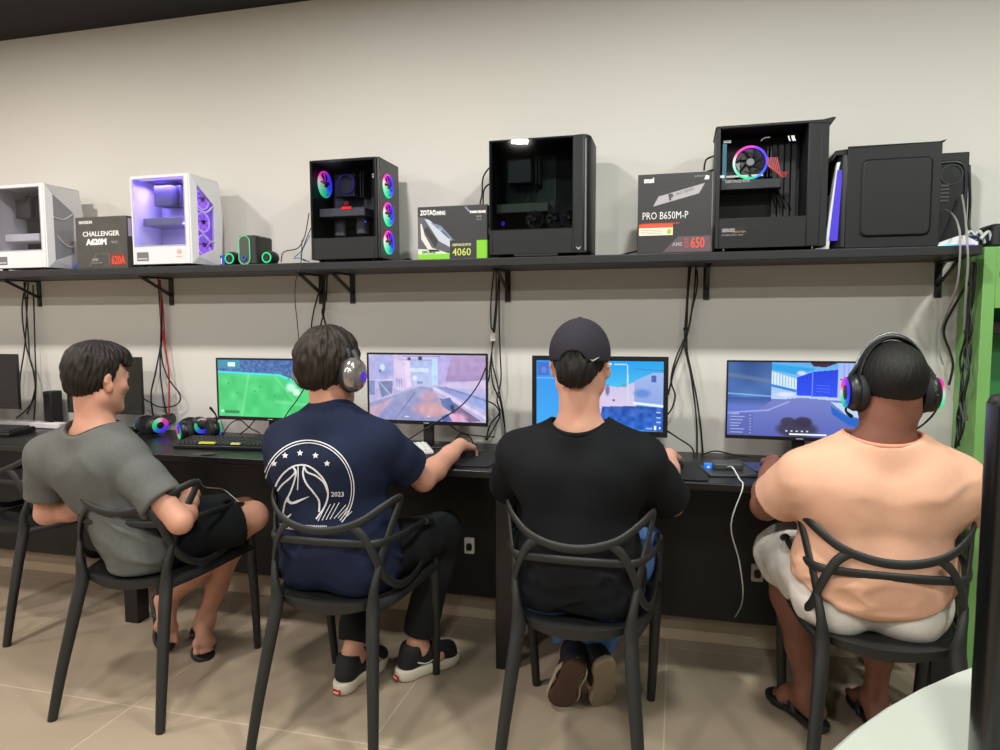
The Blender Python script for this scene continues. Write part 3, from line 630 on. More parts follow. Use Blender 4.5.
# ------------------------------------------------------------ screens (their pictures are painted as lit pixels)
SW, SH_ = 240, 135
yy, xx = np.mgrid[0:SH_, 0:SW]; UX = (xx+.5)/SW; UY = (yy+.5)/SH_      # UX right, UY down, 0..1
def vnoise(u, v, s, seed):
    r = np.random.default_rng(seed); g = r.random((64, 64)); x = (u*s) % 63; y = (v*s) % 63
    i = x.astype(int); j = y.astype(int); fx = x-i; fy = y-j; fx = fx*fx*(3-2*fx); fy = fy*fy*(3-2*fy)
    return (g[j, i]*(1-fx)+g[j, i+1]*fx)*(1-fy)+(g[j+1, i]*(1-fx)+g[j+1, i+1]*fx)*fy
class Paint:
    def __init__(s, c): s.a = np.ones((SH_, SW, 3))*np.array(s.h(c))
    @staticmethod
    def h(c): return [int(c[i:i+2], 16)/255 for i in (1, 3, 5)] if isinstance(c, str) else c
    def mask(s, pts):
        n = len(pts); ins = np.zeros(UX.shape, bool)
        for i in range(n):
            (x0, y0), (x1, y1) = pts[i], pts[(i+1) % n]
            if y0 == y1: continue
            c = ((y0 > UY) != (y1 > UY)) & (UX < (x1-x0)*(UY-y0)/(y1-y0)+x0); ins ^= c
        return ins
    def poly(s, pts, c, c2=None, o=1., ax='y'):
        m = s.mask(pts); c = np.array(s.h(c))
        if c2 is not None:
            t_ = UY if ax == 'y' else UX; v = t_[m]
            if v.size:
                k = (v-v.min())/max(1e-6, v.max()-v.min()); c = c+(np.array(s.h(c2))-c)*k[:, None]
        s.a[m] = s.a[m]*(1-o)+c*o; return s
    def rect(s, x0, y0, x1, y1, c, c2=None, o=1., ax='y'): return s.poly([(x0, y0), (x1, y0), (x1, y1), (x0, y1)], c, c2, o, ax)
    def blob(s, cx, cy, rx, ry, c, o=1., soft=.5):
        d = np.sqrt(((UX-cx)/rx)**2+((UY-cy)/ry)**2); m = np.clip((1-d)/soft, 0, 1)*o
        s.a = s.a*(1-m[..., None])+np.array(s.h(c))*m[..., None]; return s
    def line(s, x0, y0, x1, y1, w_, c, o=1.):
        dx, dy = x1-x0, (y1-y0)*.5625; L2 = dx*dx+dy*dy
        t_ = np.clip(((UX-x0)*dx+(UY-y0)*.5625*dy)/L2, 0, 1); d = np.hypot(UX-x0-t_*dx, (UY-y0)*.5625-t_*dy)
        m = np.clip((w_-d)/(w_*.5), 0, 1)*o; s.a = s.a*(1-m[..., None])+np.array(s.h(c))*m[..., None]; return s
    def noise(s, amp, sc_, seed, pts=None):
        n = (vnoise(UX, UY*.5625, sc_, seed)-.5)*2*amp
        if pts is not None: n = n*s.mask(pts)
        s.a = np.clip(s.a+n[..., None], 0, 1); return s
SCR = vmat('lit_screen', 1.0, .25)
def screen_mesh(P, w_, h_, parent):
    gx = np.linspace(-w_/2, w_/2, SW+1); gz = np.linspace(h_, 0, SH_+1)
    X, Z = np.meshgrid(gx, gz); n = (SW+1)*(SH_+1)
    co = np.stack([X.ravel(), np.zeros(n), Z.ravel()], 1)
    j, i = np.mgrid[0:SH_, 0:SW]; a = (j*(SW+1)+i).ravel(); q = np.stack([a, a+SW+1, a+SW+2, a+1], 1)
    me = bpy.data.meshes.new('screen_picture'); me.vertices.add(n); me.vertices.foreach_set('co', co.ravel())
    me.loops.add(q.size); me.loops.foreach_set('vertex_index', q.ravel()); me.polygons.add(len(q)); me.polygons.foreach_set('loop_start', np.arange(0, q.size, 4)); me.update(calc_edges=True)
    ca = me.color_attributes.new('Col', 'FLOAT_COLOR', 'CORNER')
    px = np.clip(P.a.reshape(-1, 3), 0, 1); l = np.where(px <= .04045, px/12.92, ((px+.055)/1.055)**2.4)
    c4 = np.ones((len(q), 4, 4), np.float32); c4[:, :, :3] = l[:, None, :]; ca.data.foreach_set('color', c4.ravel())
    o = link('screen_picture', me, SCR, parent); return o
MON = mat('monitor_plastic', '#101012', .4); OFF = mat('screen_off', '#0b0b0d', .25)
def monitor(label, x0, x1, ztop, zbot, Y, P=None, rz=0, group=None, foot=True, bez=.008, chin=.016, thick=.035):
    t = thing('monitor', label, 'monitor', ((x0+x1)/2, Y, DZ), rz, group)
    w_ = x1-x0; zb = zbot-DZ; zt = ztop-DZ
    b = MB(); b.box((-w_/2, 0, zb), (w_/2, .014, zt)); b.box((-w_/2*.8, .014, zb+.05), (w_/2*.8, thick, zt-.05)); b.build('housing', MON, t, bevel=.004)
    f = MB(); f.box((-w_/2, -.004, zb), (w_/2, 0, zb+chin)); f.box((-w_/2, -.004, zt-bez), (w_/2, 0, zt)); f.box((-w_/2, -.004, zb+chin), (-w_/2+bez, 0, zt-bez)); f.box((w_/2-bez, -.004, zb+chin), (w_/2, 0, zt-bez)); f.build('bezel', MON, t, bevel=.001)
    if P is None: MB().box((-w_/2+bez, -.001, zb+chin), (w_/2-bez, 0, zt-bez)).build('screen', OFF, t)
    else:
        s = screen_mesh(P, w_-2*bez, zt-zb-bez-chin, t); s.location = (0, -.0012, zb+chin)
    MB().box((-.022, .016, .012), (.022, .034, zb+.12)).build('stand_neck', MON, t, bevel=.003)
    MB().rbox((-.12, -.02, 0), (.12, .115, .012), .03).build('stand_base', MON, t, bevel=.003)
    MB().box((-.012, -.0052, zb+.005), (.012, -.004, zb+.009)).build('power_mark', mat('grey_print', '#9a9a9c', .5), t)
    return t
# football pitch
P = Paint('#4fcf7c'); P.noise(.05, 14, 1)
P.rect(0, 0, 1, .24, '#4a6da8'); P.noise(.09, 60, 2, [(0, 0), (1, 0), (1, .24), (0, .24)])
P.rect(0, .0, .22, .15, '#3e9aa8', o=.8); P.rect(.10, .045, .17, .115, '#e4fbfb')
P.line(0, .215, .58, .255, .012, '#3fe3ee'); P.line(.58, .255, .80, .40, .012, '#45e2ee'); P.line(.80, .40, .96, .62, .010, '#8ff0ef'); P.poly([(.60, .25), (1, .25), (1, .7), (.96, .6), (.82, .4)], '#55719c', o=.0)
P.poly([(.60, .24), (1, .24), (1, .62), (.80, .385)], '#5a6f9a'); P.noise(.09, 60, 5, [(.60, .24), (1, .24), (1, .62), (.80, .385)])
P.line(.58, .255, .80, .40, .010, '#45e2ee'); P.line(.80, .40, 1, .66, .010, '#8ff0ef')
P.line(.3, .26, .22, 1, .014, '#8fe6a4', .45); P.line(.55, .28, .74, .72, .012, '#93eaa8', .4); P.line(.56, .72, .95, .78, .02, '#93eaa8', .4)
P.blob(.70, .47, .06, .10, '#c8f6e4', .9); P.blob(.75, .55, .045, .08, '#e6fff4', .9)
for q in range(9): P.blob(.1+.09*q*(.9+.1*math.sin(q*3)), .42+.22*math.sin(q*2.3), .01, .02, '#2f7a58', .7)
P.rect(.06, .90, .20, .945, '#2d7350', o=.8); P.blob(.035, .91, .018, .03, '#d4f5d4')
monitor('monitor showing a green football match, left of the navy shirt player', -2.019, -1.478, 1.172, .893, -.20, P)
# pale pink-violet street scene
P = Paint('#b9b3dc'); P.rect(0, 0, 1, .55, '#c9bde4', '#b8b4e0'); P.poly([(0, .75), (.45, .48), (.55, .5), (.72, 1), (0, 1)], '#9a9fc6', '#8f93c4')
P.poly([(.0, .82), (.22, .66), (.06, .98), (0, 1)], '#c7a4b8', o=.8); P.line(.22, 1, .40, .58, .008, '#787cab', .8)
P.blob(.55, .82, .20, .16, '#d2a0a6', .9); P.blob(.52, .62, .10, .10, '#c9a3b6', .8)
P.poly([(.06, 0), (.22, .0), (.22, .30), (.10, .42), (.0, .4), (0, .05)], '#b0aede'); P.blob(.14, .22, .09, .17, '#95a3d8', .8); P.blob(.12, .2, .03, .07, '#dce9f6', .9); P.blob(.10, .25, .012, .03, '#5c6ca6')
P.poly([(.08, .42), (.21, .40), (.20, .60), (.11, .66)], '#7884ad'); P.line(.09, .42, .2, .64, .005, '#c4c2e0'); P.line(.0, .40, .22, .38, .006, '#d8cdec')
P.rect(.0, .40, .05, .62, '#8490bd'); P.poly([(.22, .05), (.31, .08), (.35, .5), (.27, .56), (.22, .5)], '#d8c6e9'); P.rect(.23, .36, .29, .5, '#a5a4d4')
for q in range(3): P.line(.235+.02*q, .36, .24+.02*q, .52, .004, '#dcd4f0')
P.poly([(.31, .08), (.36, .10), (.37, .48), (.33, .5)], '#e3cfee'); P.poly([(.36, .1), (.58, .06), (.58, .46), (.40, .48)], '#a9bbe6', '#bcc3ea'); P.rect(.36, .20, .52, .26, '#d7e4f4', o=.8); P.blob(.4, .35, .03, .05, '#eaf0fa', .8); P.rect(.42, .40, .47, .44, '#8792c0')
P.rect(.55, .06, .60, .46, '#b9d6f0'); P.poly([(.60, 0), (.72, 0), (.66, .40), (.60, .45)], '#b4a9e0'); P.poly([(.72, 0), (1, 0), (1, .38), (.66, .40)], '#b39bc4', '#a68fbe')
P.poly([(.60, .45), (1, .36), (1, .50), (.66, .49)], '#cdbfe2'); P.poly([(.58, .48), (.66, .48), (1, .64), (1, .83)], '#8e97cd', '#9fb2e8'); P.line(.57, .50, 1, .93, .018, '#d9cdee'); P.line(.66, .48, 1, .67, .006, '#7b80b4')
P.poly([(.60, .64), (.74, .72), (.96, .98), (.86, 1), (.72, .86)], '#7f6b8c'); P.poly([(.62, .68), (.70, .63), (.76, .80), (.72, .86), (.64, .78)], '#6575ae'); P.poly([(.70, .76), (.73, .74), (.75, .88), (.72, .88)], '#3a4370')
P.blob(.76, .94, .10, .10, '#e3a7cb', .9); P.poly([(.63, .92), (.68, .88), (.72, .99), (.64, 1)], '#5a6aa8')
P.rect(.27, .075, .55, .085, '#5b6380', o=.6); P.blob(.355, .06, .02, .03, '#414b61'); P.blob(.45, .05, .022, .04, '#38424f'); P.line(.30, .02, .62, .02, .006, '#72789c', .6)
P.blob(.33, .945, .03, .015, '#eef2fb', .8); P.blob(.52, .93, .02, .012, '#f1e7ea', .7); P.noise(.035, 26, 4)
monitor('monitor showing a pale pink street scene, right of the navy shirt player', -1.277, -.745, 1.202, .902, -.20, P)
# blue sky with white buildings
P = Paint('#2f97e6'); P.rect(.0, 0, 1, .5, '#1d9be8', '#58c4ee'); P.rect(0, 0, .24, 1, '#2f8fe8', '#3aa6f0'); P.rect(.01, .03, .10, .22, '#3a6cc8'); P.blob(.06, .14, .03, .06, '#6a86dc', .8); P.line(.0, .26, .2, .26, .006, '#6fb4ee')
P.poly([(.50, .34), (.66, .38), (.78, .30), (.80, .66), (.50, .70)], '#c7bfe2', '#d9c9e6'); P.poly([(.72, .06), (.73, .05), (.735, .6), (.725, .6)], '#bfe0f2'); P.blob(.5, .42, .08, .08, '#e8c9d6', .8)
P.poly([(.78, .28), (.92, .16), (1, .16), (1, .62), (.78, .58)], '#9db4e6', '#8aa2de'); P.rect(.91, .20, .945, .30, '#4a63ae'); P.blob(.84, .46, .08, .08, '#5a83d2', .8); P.line(.78, .11, 1, .13, .006, '#3e7cb8', .7)
P.blob(.57, .42, .022, .10, '#6b6ba0', .9); P.blob(.70, .35, .03, .03, '#5a9aa0', .8); P.blob(.62, .565, .012, .02, '#3a4a7a'); P.rect(.40, .5, .56, .9, '#d8c4e6', o=.9)
P.poly([(.53, .66), (.8, .64), (1, .66), (1, 1), (.50, .96)], '#2f57ae', '#2a66cc'); P.noise(.09, 30, 8, [(.53, .66), (.8, .64), (1, .66), (1, 1), (.50, .96)]); P.line(.78, .60, 1, .635, .014, '#e7effa')
P.rect(.57, .03, .60, .06, '#dff2fb'); P.rect(.62, .035, .72, .06, '#bfe3f8', o=.8)
for q in range(3): P.rect(.95, .72+.07*q, .985, .735+.07*q, '#bcd3f4')
P.rect(.935, .92, .95, .975, '#f2f6fc'); P.rect(.97, .93, .985, .965, '#e3ecfa'); P.rect(.87, .95, .92, .97, '#8fb2ee'); P.rect(.50, .93, .6, .96, '#6f90d6', o=.7)
monitor('monitor with thick bezel showing blue sky, in front of the capped player', -.560, -.030, 1.196, .885, -.20, P, bez=.018, chin=.022)
# blue arena with a curving road
P = Paint('#5d72c8'); P.poly([(.0, .0), (.30, 0), (.30, .52), (0, .5)], '#33548f', '#4a73b8'); P.noise(.09, 7, 9, [(.0, .0), (.30, 0), (.30, .52), (0, .5)]); P.line(0, .17, .3, .26, .02, '#7a7f92', .5); P.line(0, .43, .3, .46, .006, '#8fc6e6', .8)
P.rect(0, .48, .3, .60, '#34509a', '#5a74b8'); P.poly([(.3, .0), (1, 0), (1, .5), (.3, .5)], '#5aa8e8', '#b9cdf4'); P.poly([(.3, .12), (.47, .22), (.47, .36), (.3, .3)], '#cfe6f4'); P.poly([(.3, .02), (.60, .08), (.48, .17), (.3, .1)], '#2a9fe4'); P.line(.3, .31, .46, .38, .012, '#1f7cd0')
for q in range(8): P.line(.315+.02*q, .13+.012*q, .315+.02*q, .31+.004*q, .0035, '#6a9ec8', .7)
P.poly([(.47, .2), (.58, .12), (.74, .09), (.74, .46), (.47, .44)], '#1c3fd8', '#2c4ff0'); P.line(.575, .1, .575, .46, .004, '#5a8af4')
for q in range(3): P.line(.60, .30+.04*q, .69, .31+.04*q, .003, '#5a86f6', .7)
P.poly([(.74, 0), (1, 0), (1, .55), (.74, .5)], '#9db4ec', '#b4c3f0')
for q in range(7): P.line(.78+.03*q, 0, .78+.03*q, .55, .0035, '#6a86d2', .7)
P.line(.76, .22, 1, .24, .006, '#4a5f9a'); P.poly([(.56, .0), (.74, 0), (.66, .06), (.58, .05)], '#3a2238'); P.blob(.50, .14, .04, .04, '#f0e6ee', .8); P.blob(.40, .43, .08, .04, '#dfe6fa', .8)
P.poly([(.3, .52), (.5, .47), (.72, .50), (1, .72), (1, 1), (0, 1), (0, .74), (.2, .68)], '#7380c4', '#5764b6'); P.line(.0, .70, .28, .65, .008, '#a9b6ea', .7); P.line(.28, .65, .42, .53, .008, '#a9b6ea', .7)
P.poly([(.70, .57), (.80, .70), (1, .80), (1, .93), (.82, .82), (.71, .68)], '#1a63c6'); P.poly([(.70, .52), (.9, .55), (1, .60), (1, .78), (.80, .68)], '#b8d3f2')
P.blob(.48, .90, .16, .13, '#3a3550', .95, .3); P.blob(.42, .80, .06, .07, '#3a3550', .95, .3); P.blob(.52, .80, .07, .08, '#322e48', .95, .3)
P.rect(.43, .955, .68, .975, '#e9f2fb')
for q in range(5): P.blob(.41+.035*q, .925, .010, .014, '#dfe6f4')
for q in range(7): P.rect(.02, .70+.042*q, .085+.012*((q*3) % 4), .717+.042*q, '#c6d0ee', o=.85); P.rect(.155, .72+.04*q, .168, .735+.04*q, '#c6d0ee', o=.8)
P.rect(.015, .69, .18, .99, '#3c4a92', o=.25); P.rect(.88, .86, .96, .97, '#a8d6f6')
monitor('thin monitor showing a curving blue road, left of the peach shirt player', .181, .700, 1.186, .893, -.20, P, bez=.006, chin=.014)
monitor('dark switched-off monitor at the far left edge', -3.66, -3.155, 1.178, .905, -.20)
monitor('dark switched-off monitor beyond the grey shirt player', -2.90, -2.462, 1.168, .892, -.16)
p = at(54, 410, -.07)
t = thing('mini_tower', 'small black box standing against the wall by the far left cables', 'computer', (p.x, -.075, DZ))
MB().box((-.03, -.03, 0), (.022, .04, .185)).build('case_frame', BKP, t, bevel=.006); MB().box((-.024, -.033, .172), (.016, -.03, .180)).build('top_slot', DKG, t)

# ------------------------------------------------------------ keyboards, mice, pads
KEY = mat('black_keycap', '#202024', .45); YEL = mat('yellow_sticker', '#d9cf3a', .5); WKEY = mat('white_keycap', '#dcdad6', .45)
def keyboard(label, x, y, rz, w_, d, kc, body, extra=None):
    t = thing('keyboard', label, 'keyboard', (x, y, DZ), rz)
    MB().prism([(-d/2, 0), (d/2, 0), (d/2, .024), (d/2-.012, .028), (-d/2, .014)], -w_/2, w_/2, Matrix(((0,0,1,0),(1,0,0,0),(0,1,0,0),(0,0,0,1)))).build('keyboard_body', body, t, bevel=.003)
    k = MB(); nc = int(w_/.019)-1; rows = 5
    for r in range(rows):
        y0 = -d/2+.012+r*(d-.03)/rows; z = .016+.012*(y0+d/2)/d
        c = 0
        while c < nc:
            wd = 1
            if r == 0 and c == nc//2-3: wd = 5
            x0 = -w_/2+.010+c*(w_-.02)/nc; x1 = -w_/2+.010+(c+wd)*(w_-.02)/nc-.0025; ys = (d-.03)/rows-.003
            vs = [(x0, y0, z), (x1, y0, z), (x1, y0+ys, z+.001), (x0, y0+ys, z+.001), (x0+.002, y0+.002, z+.008), (x1-.002, y0+.002, z+.008), (x1-.002, y0+ys-.002, z+.009), (x0+.002, y0+ys-.002, z+.009)]
            k.add([Vector(v) for v in vs], [(0,3,2,1),(4,5,6,7),(0,1,5,4),(1,2,6,5),(2,3,7,6),(3,0,4,7)]); c += wd
    k.build('keys', kc, t)['kind'] = 'stuff'
    return t
t = keyboard('black keyboard with yellow stickers, left of the navy shirt player', -1.86, -.34, 5, .44, .15, KEY, mat('keyboard_body_black', '#18181b', .4))
MB().box((-.10, -.073, .0205), (-.03, -.056, .027)).build('sticker', YEL, t); MB().box((.045, -.0725, .0205), (.085, -.060, .027)).build('sticker', mat('pale_yellow_sticker', '#dcd98a', .5), t)
keyboard('white keyboard half hidden by the navy shirt player', -1.13, -.35, 33, .36, .14, WKEY, mat('keyboard_body_white', '#d2d0cc', .4))
keyboard('dark keyboard at the far left end of the desk', -3.25, -.30, 3, .42, .15, KEY, mat('keyboard_body_black', '#18181b', .4))
p = atz(14, 430, DZ); t = thing('power_strip', 'pale strip lying at the back of the desk at far left', 'power strip', (p.x-.1, -.105, DZ))
MB().rbox((-.26, -.03, 0), (.30, .025, .028), .01).build('strip_body', mat('pale_strip', '#d6cfd3', .45), t, bevel=.004)
o = MB()
for k in range(5): o.rbox((-.2+.09*k, -.014, .028), (-.15+.09*k, .014, .0295), .006)
o.build('sockets', mat('socket_grey', '#a9a5a6', .5), t)
PAD = mat('black_mouse_pad', '#141416', .7, bump=.1, bscale=900)
tag(MB().rbox((-.97, -.50, DZ), (-.66, -.22, DZ+.004), .015).build('mouse_pad', PAD, bevel=.001), 'black mouse pad under the navy shirt player\'s hand', 'mouse pad')
tag(MB().rbox((-.06, -.535, DZ), (.11, -.24, DZ+.004), .015).build('mouse_pad', PAD, bevel=.001), 'black mouse pad by the capped player\'s right hand', 'mouse pad')
p = atz(708, 468, DZ+.004)
def mouse(label, x, y, z, rz, m):
    t = thing('computer_mouse', label, 'mouse', (x, y, z), rz)
    mb = MB(); rs = []
    for k in range(9):
        v = k/8; yv = -.058+.116*v; ww = .031*math.sqrt(max(.02, 1-abs(2*v-1)**2.6)); hh = .036*math.sqrt(max(.03, 1-abs(1.75*v-.75)**2.2)) if v < .98 else .012
        rs.append([Vector((ww*math.cos(a), yv, max(0, hh*math.sin(a)))) for a in np.linspace(0, math.pi, 11)])
    mb.rings(rs, closed=True); mb.build('shell', m, t, smooth=60)
    MB().cyl((-.003, .035, .026), (.003, .035, .026), .009, n=12).build('scroll_wheel', DKG, t)
    return t
mouse('black mouse under the hand of the navy shirt player', -.790, -.300, DZ+.004, -10, MON)
mouse('black mouse under the right hand of the capped player', .0, -.345, DZ+.004, -5, MON)
# little adapter box, phone and laptop sleeve near the white cable
q = atz(723, 470, DZ); t = thing('laptop_sleeve', 'flat dark grey folder with a silver edge under the white cable plug', 'folder', (q.x+.015, q.y-.03, DZ), 12)
MB().rbox((-.085, -.075, 0), (.085, .075, .008), .008).build('folder_body', mat('slate_plastic', '#2f3134', .35), t, bevel=.002); MB().box((-.08, -.0765, .002), (.08, -.0752, .005)).build('silver_edge', GREYM, t)
t2 = thing('adapter_box', 'small dark grey adapter box with the white cable plugged in', 'adapter', (q.x+.012, q.y-.0, DZ+.008), 8)
MB().rbox((-.052, -.038, 0), (.052, .038, .022), .012).build('adapter_body', mat('adapter_grey', '#3c3e3c', .45), t2, bevel=.004)
q2 = atz(708, 467, DZ+.012); t = thing('usb_dongle', 'small box with a bright blue face beside the adapter', 'gadget', (q2.x, q2.y, DZ), 5)
MB().rbox((-.014, -.01, 0), (.014, .01, .026), .003).build('dongle_body', mat('blue_gadget', '#1f6fe0', .4, emit='#1f6fe0', estr=.35), t, bevel=.002); MB().box((-.004, -.0108, .010), (.004, -.01, .018)).build('mark', WHT, t)
q3 = atz(751, 467, DZ); t = thing('mobile_phone', 'phone with a dim blue screen lying by the peach shirt player\'s hand', 'phone', (q3.x+.02, q3.y-.03, DZ), 12)
MB().rbox((-.038, -.078, 0), (.038, .078, .009), .010).build('phone_body', MON, t, bevel=.002); MB().rbox((-.034, -.072, .009), (.034, .072, .0096), .008).build('phone_screen', mat('dim_blue_screen', '#0d1226', .15, emit='#2b3f86', estr=.5), t)

# ------------------------------------------------------------ headsets
HS = mat('headset_black', '#151517', .38); HSP = mat('headset_pad', '#1c1c1e', .7, bump=.2, bscale=300)
def headset(name, label, w_, hgt, lit=1.0, rim=HS, group=None, mic=True, bow=None, cup=.041):
    """local: ear axis x at z=0, band over +z; cups at x = +-w_"""
    t = thing(name, label, 'headset', group=group)
    n = 17
    pts = [(w_*1.06*math.cos(a), 0, .02+hgt*math.sin(a)) for a in np.linspace(math.pi, 0, n)]
    MB().tube(pts, (.020, .006), n=8, sub=2, up=lambda p: (p.x, 0, p.z)).build('headband', HS, t, smooth=60)
    MB().tube([(w_*.99*math.cos(a), 0, .02+(hgt-.014)*math.sin(a)) for a in np.linspace(2.6, .54, 11)], (.017, .006), n=8, sub=2, up=lambda p: (p.x, 0, p.z)).build('band_cushion', HSP, t, smooth=60)
    if bow:
        MB().tube([(w_*1.2*math.cos(a), .006, .01+(hgt+bow)*math.sin(a)) for a in np.linspace(3.0, .14, 17)], .0028, n=6, sub=2).build('metal_bow', GREYM, t, smooth=60)
    for sx in (-1, 1):
        c = MB().lathe([(0, w_*1.0+.036), (cup*.55, w_+.036), (cup*.86, w_+.028), (cup, w_+.016), (cup*1.0, w_+.006), (cup*.9, w_)], ax='x', n=24, M=Matrix.Diagonal((sx, 1, 1.12, 1))).build('ear_cup', rim, t, smooth=50)
        MB().lathe([(cup*.55, w_-.014), (cup*.98, w_-.014), (cup*1.06, w_-.004), (cup*1.0, w_+.006), (cup*.5, w_+.006)], ax='x', n=24, M=Matrix.Diagonal((sx, 1, 1.12, 1))).build('ear_pad', HSP, c, smooth=60)
        if lit:
            r = MB(); N = 28
            for i in range(N):
                a = 2*math.pi*i/N; cc = tuple(q*lit for q in rainbow(a if sx > 0 else math.pi-a))
                for k in range(4):
                    b = 2*math.pi*k/4; rr = cup*.62+.010*math.cos(b); p = Vector((sx*(w_+.036+.004*math.sin(b)), rr*math.cos(a), rr*1.12*math.sin(a))); r.v.append(tuple(p)); r.c.append(cc)
            for i in range(N):
                for k in range(4): r.f.append((i*4+k, i*4+(k+1) % 4, ((i+1) % N)*4+(k+1) % 4, ((i+1) % N)*4+k))
            r.build('light_ring', RGBL, c, smooth=60)
        MB().tube([(sx*(w_*1.05), 0, cup*1.15+.02), (sx*(w_+.024), 0, cup*.95)], (.010, .005), n=6, smooth=False).build('band_hinge', DKG, c)
    if mic: MB().tube([(-w_-.02, .02, -.02), (-w_-.01, .07, -.055), (-w_+.02, .115, -.075)], [.0035, .0032, .006], n=6).build('microphone', HS, t, smooth=60)
    return t
hl = [('black headset with a violet lit cup lying nearest the football monitor', 203, 428, -.14, (.86, -.42, .1), (.40, .85, .12)), ('black headset with rainbow lit cup in front of the others on the desk', 178, 433, -.30, (-.62, -.75, .0), (-.65, .60, .10)), ('black headset with a cyan lit cup lying behind the front one', 161, 427, -.17, (.90, -.36, .05), (-.3, .9, .12))]
for i, (lb, px, py, Y, ex, zb_) in enumerate(hl):
    p = at(px, py, Y); h = headset('headset', lb, .050, .095, lit=.5, group='headsets lying on the desk', cup=.042)
    X_ = Vector(ex).normalized(); Z_ = Vector(zb_); Z_ = (Z_-X_*Z_.dot(X_)).normalized(); Y_ = Z_.cross(X_)
    Mh = Matrix.Identity(4)
    for r_ in range(3): Mh[r_][0] = X_[r_]; Mh[r_][1] = Y_[r_]; Mh[r_][2] = Z_[r_]
    h.matrix_world = Matrix.Translation(Vector((p.x, p.y, DZ+.047))-X_*.09) @ Mh

# ------------------------------------------------------------ cables
CB = mat('black_cable', '#131314', .5); RC = mat('red_cable', '#b3262b', .45); WC = mat('white_cable', '#cfcdc8', .45); GC = mat('grey_cable', '#8d8c88', .5); BC = mat('light_blue_cable', '#5b86b8', .5)
def cable(label, pts, r=.0035, m=CB, group=None, n=6):
    """pts: (px, py, Y) or xyz vectors"""
    P = [at(*p) if p[0] > 5 or abs(p[1]) > 5 else Vector(p) for p in pts]
    return tag(MB().tube(P, r, n=n, sub=5).build('cable', m, smooth=60), label, 'cable', group)
W = -.018
def bundle(where, group, lines, r=.0035, ties=(), m=CB):
    for k, L_ in enumerate(lines): cable('black cable hanging from the shelf '+where, [(x, y, W-.009*k) for x, y in L_], r, m, group)
    for (x, y) in ties:
        p = at(x, y, W-.012); t = tag(MB().lathe([(.008, -.006), (.011, -.006), (.011, .006), (.008, .006)], c=p, n=12, cap=False).build('cable_tie', mat('tie', '#0c0c0c', .5)), 'tie holding the cables that hang '+where, 'cable tie')
bundle('beside the far left monitor', 'cables at far left', [[(26, 282), (22, 310), (26, 345), (33, 370), (35, 395), (26, 410), (16, 418)], [(28, 282), (26, 330), (24, 352), (20, 380), (21, 410)], [(33, 285), (34, 310), (35, 350), (36, 385), (34, 420)], [(24, 282), (28, 330), (30, 360), (36, 378), (33, 398), (27, 414)]], ties=((26, 298),))
bundle('behind the three headsets', 'cables above the headsets', [[(158, 278), (160, 310), (161, 340), (156, 370), (151, 395), (154, 420)], [(160, 280), (162, 330), (160, 365), (163, 395), (168, 420)], [(162, 300), (161, 350), (167, 376), (180, 395), (176, 405), (160, 407), (146, 400), (136, 394)]])
cable('red cable hanging down behind the headsets', [(159, 280, -.03), (163, 310, -.03), (165, 345, -.03), (169, 375, -.03), (169, 420, -.04)], .004, RC)
cable('short red cable twisted among black ones above the headsets', [(161, 285, -.035), (161, 320, -.03), (164, 345, -.028), (163, 330, -.026)], .003, RC)
bundle('above the navy shirt player', 'cables above the navy shirt player', [[(320, 272), (319, 290), (314, 310), (311, 330), (309, 370)], [(325, 272), (324, 290), (323, 310), (326, 330), (327, 370)], [(322, 272), (325, 295), (324, 312), (320, 330), (318, 370)], [(327, 272), (326, 300), (322, 312), (327, 330), (328, 370)]])
cable('thin cable looping down from the shelf left of the navy shirt player', [(302, 240, -.26), (301, 262, -.315), (296, 280, -.31), (295, 300, -.08), (297, 320, -.05), (299, 345, -.04), (300, 380, -.04), (303, 420, -.05)], .002)
bundle('between the pink and blue monitors', 'cables between the middle monitors', [[(494, 270), (491, 300), (491, 325), (494, 335), (491, 360), (493, 385), (500, 400), (505, 430), (508, 448)], [(496, 270), (496, 300), (493, 335), (492, 360), (496, 378), (500, 395), (504, 418), (506, 448)], [(499, 270), (497, 305), (494, 335), (490, 365), (489, 378), (485, 388)], [(500, 272), (499, 310), (500, 350), (501, 380), (497, 400), (500, 412), (490, 425), (486, 440)], [(484, 400), (495, 405), (500, 415), (494, 428), (487, 440)]], ties=())
t = MB().rbox((-.012, -.008, -.018), (.012, .008, .018), .004); p = at(493, 337, W-.02); o = t.build('cable_connector', mat('white_plastic', '#d8d4cc', .4), bevel=.002); o.location = p; tag(o, 'white connector joining the cables between the middle monitors', 'connector')
cable('black cable sagging across the front of the pink street monitor', [(488, 362, -.22), (478, 385, -.228), (462, 405, -.232), (440, 420, -.236), (420, 432, -.23), (408, 440, -.21)], .0032)
cable('black cable drooping below the pink street monitor', [(450, 425, -.17), (462, 433, -.12), (480, 436, -.1), (495, 437, -.07)], .003)
cable('thin cable arching off the desk under the pink street monitor', [(452, 445, -.15), (460, 434, -.13), (470, 437, -.12), (474, 447, -.14)], .003)
cable('white cord of the white keyboard lying across the desk', [(430, 442, -.14), (445, 444, -.12), (460, 446, -.13), (475, 441, -.10), (490, 441, -.06)], .0028, WC)
bundle('between the blue sky and blue road monitors', 'cables between the right monitors', [[(691, 265), (688, 295), (687, 325), (687, 350), (691, 370), (697, 400), (701, 430), (703, 455)], [(696, 265), (694, 295), (690, 320), (687, 335), (681, 352), (674, 370), (668, 395)], [(697, 270), (697, 288), (692, 310), (688, 330), (676, 358), (671, 380), (675, 395), (672, 408), (667, 415)], [(689, 265), (687, 300), (685, 330), (685, 348), (690, 370), (695, 405), (697, 430), (697, 455)]], ties=((686, 329),))
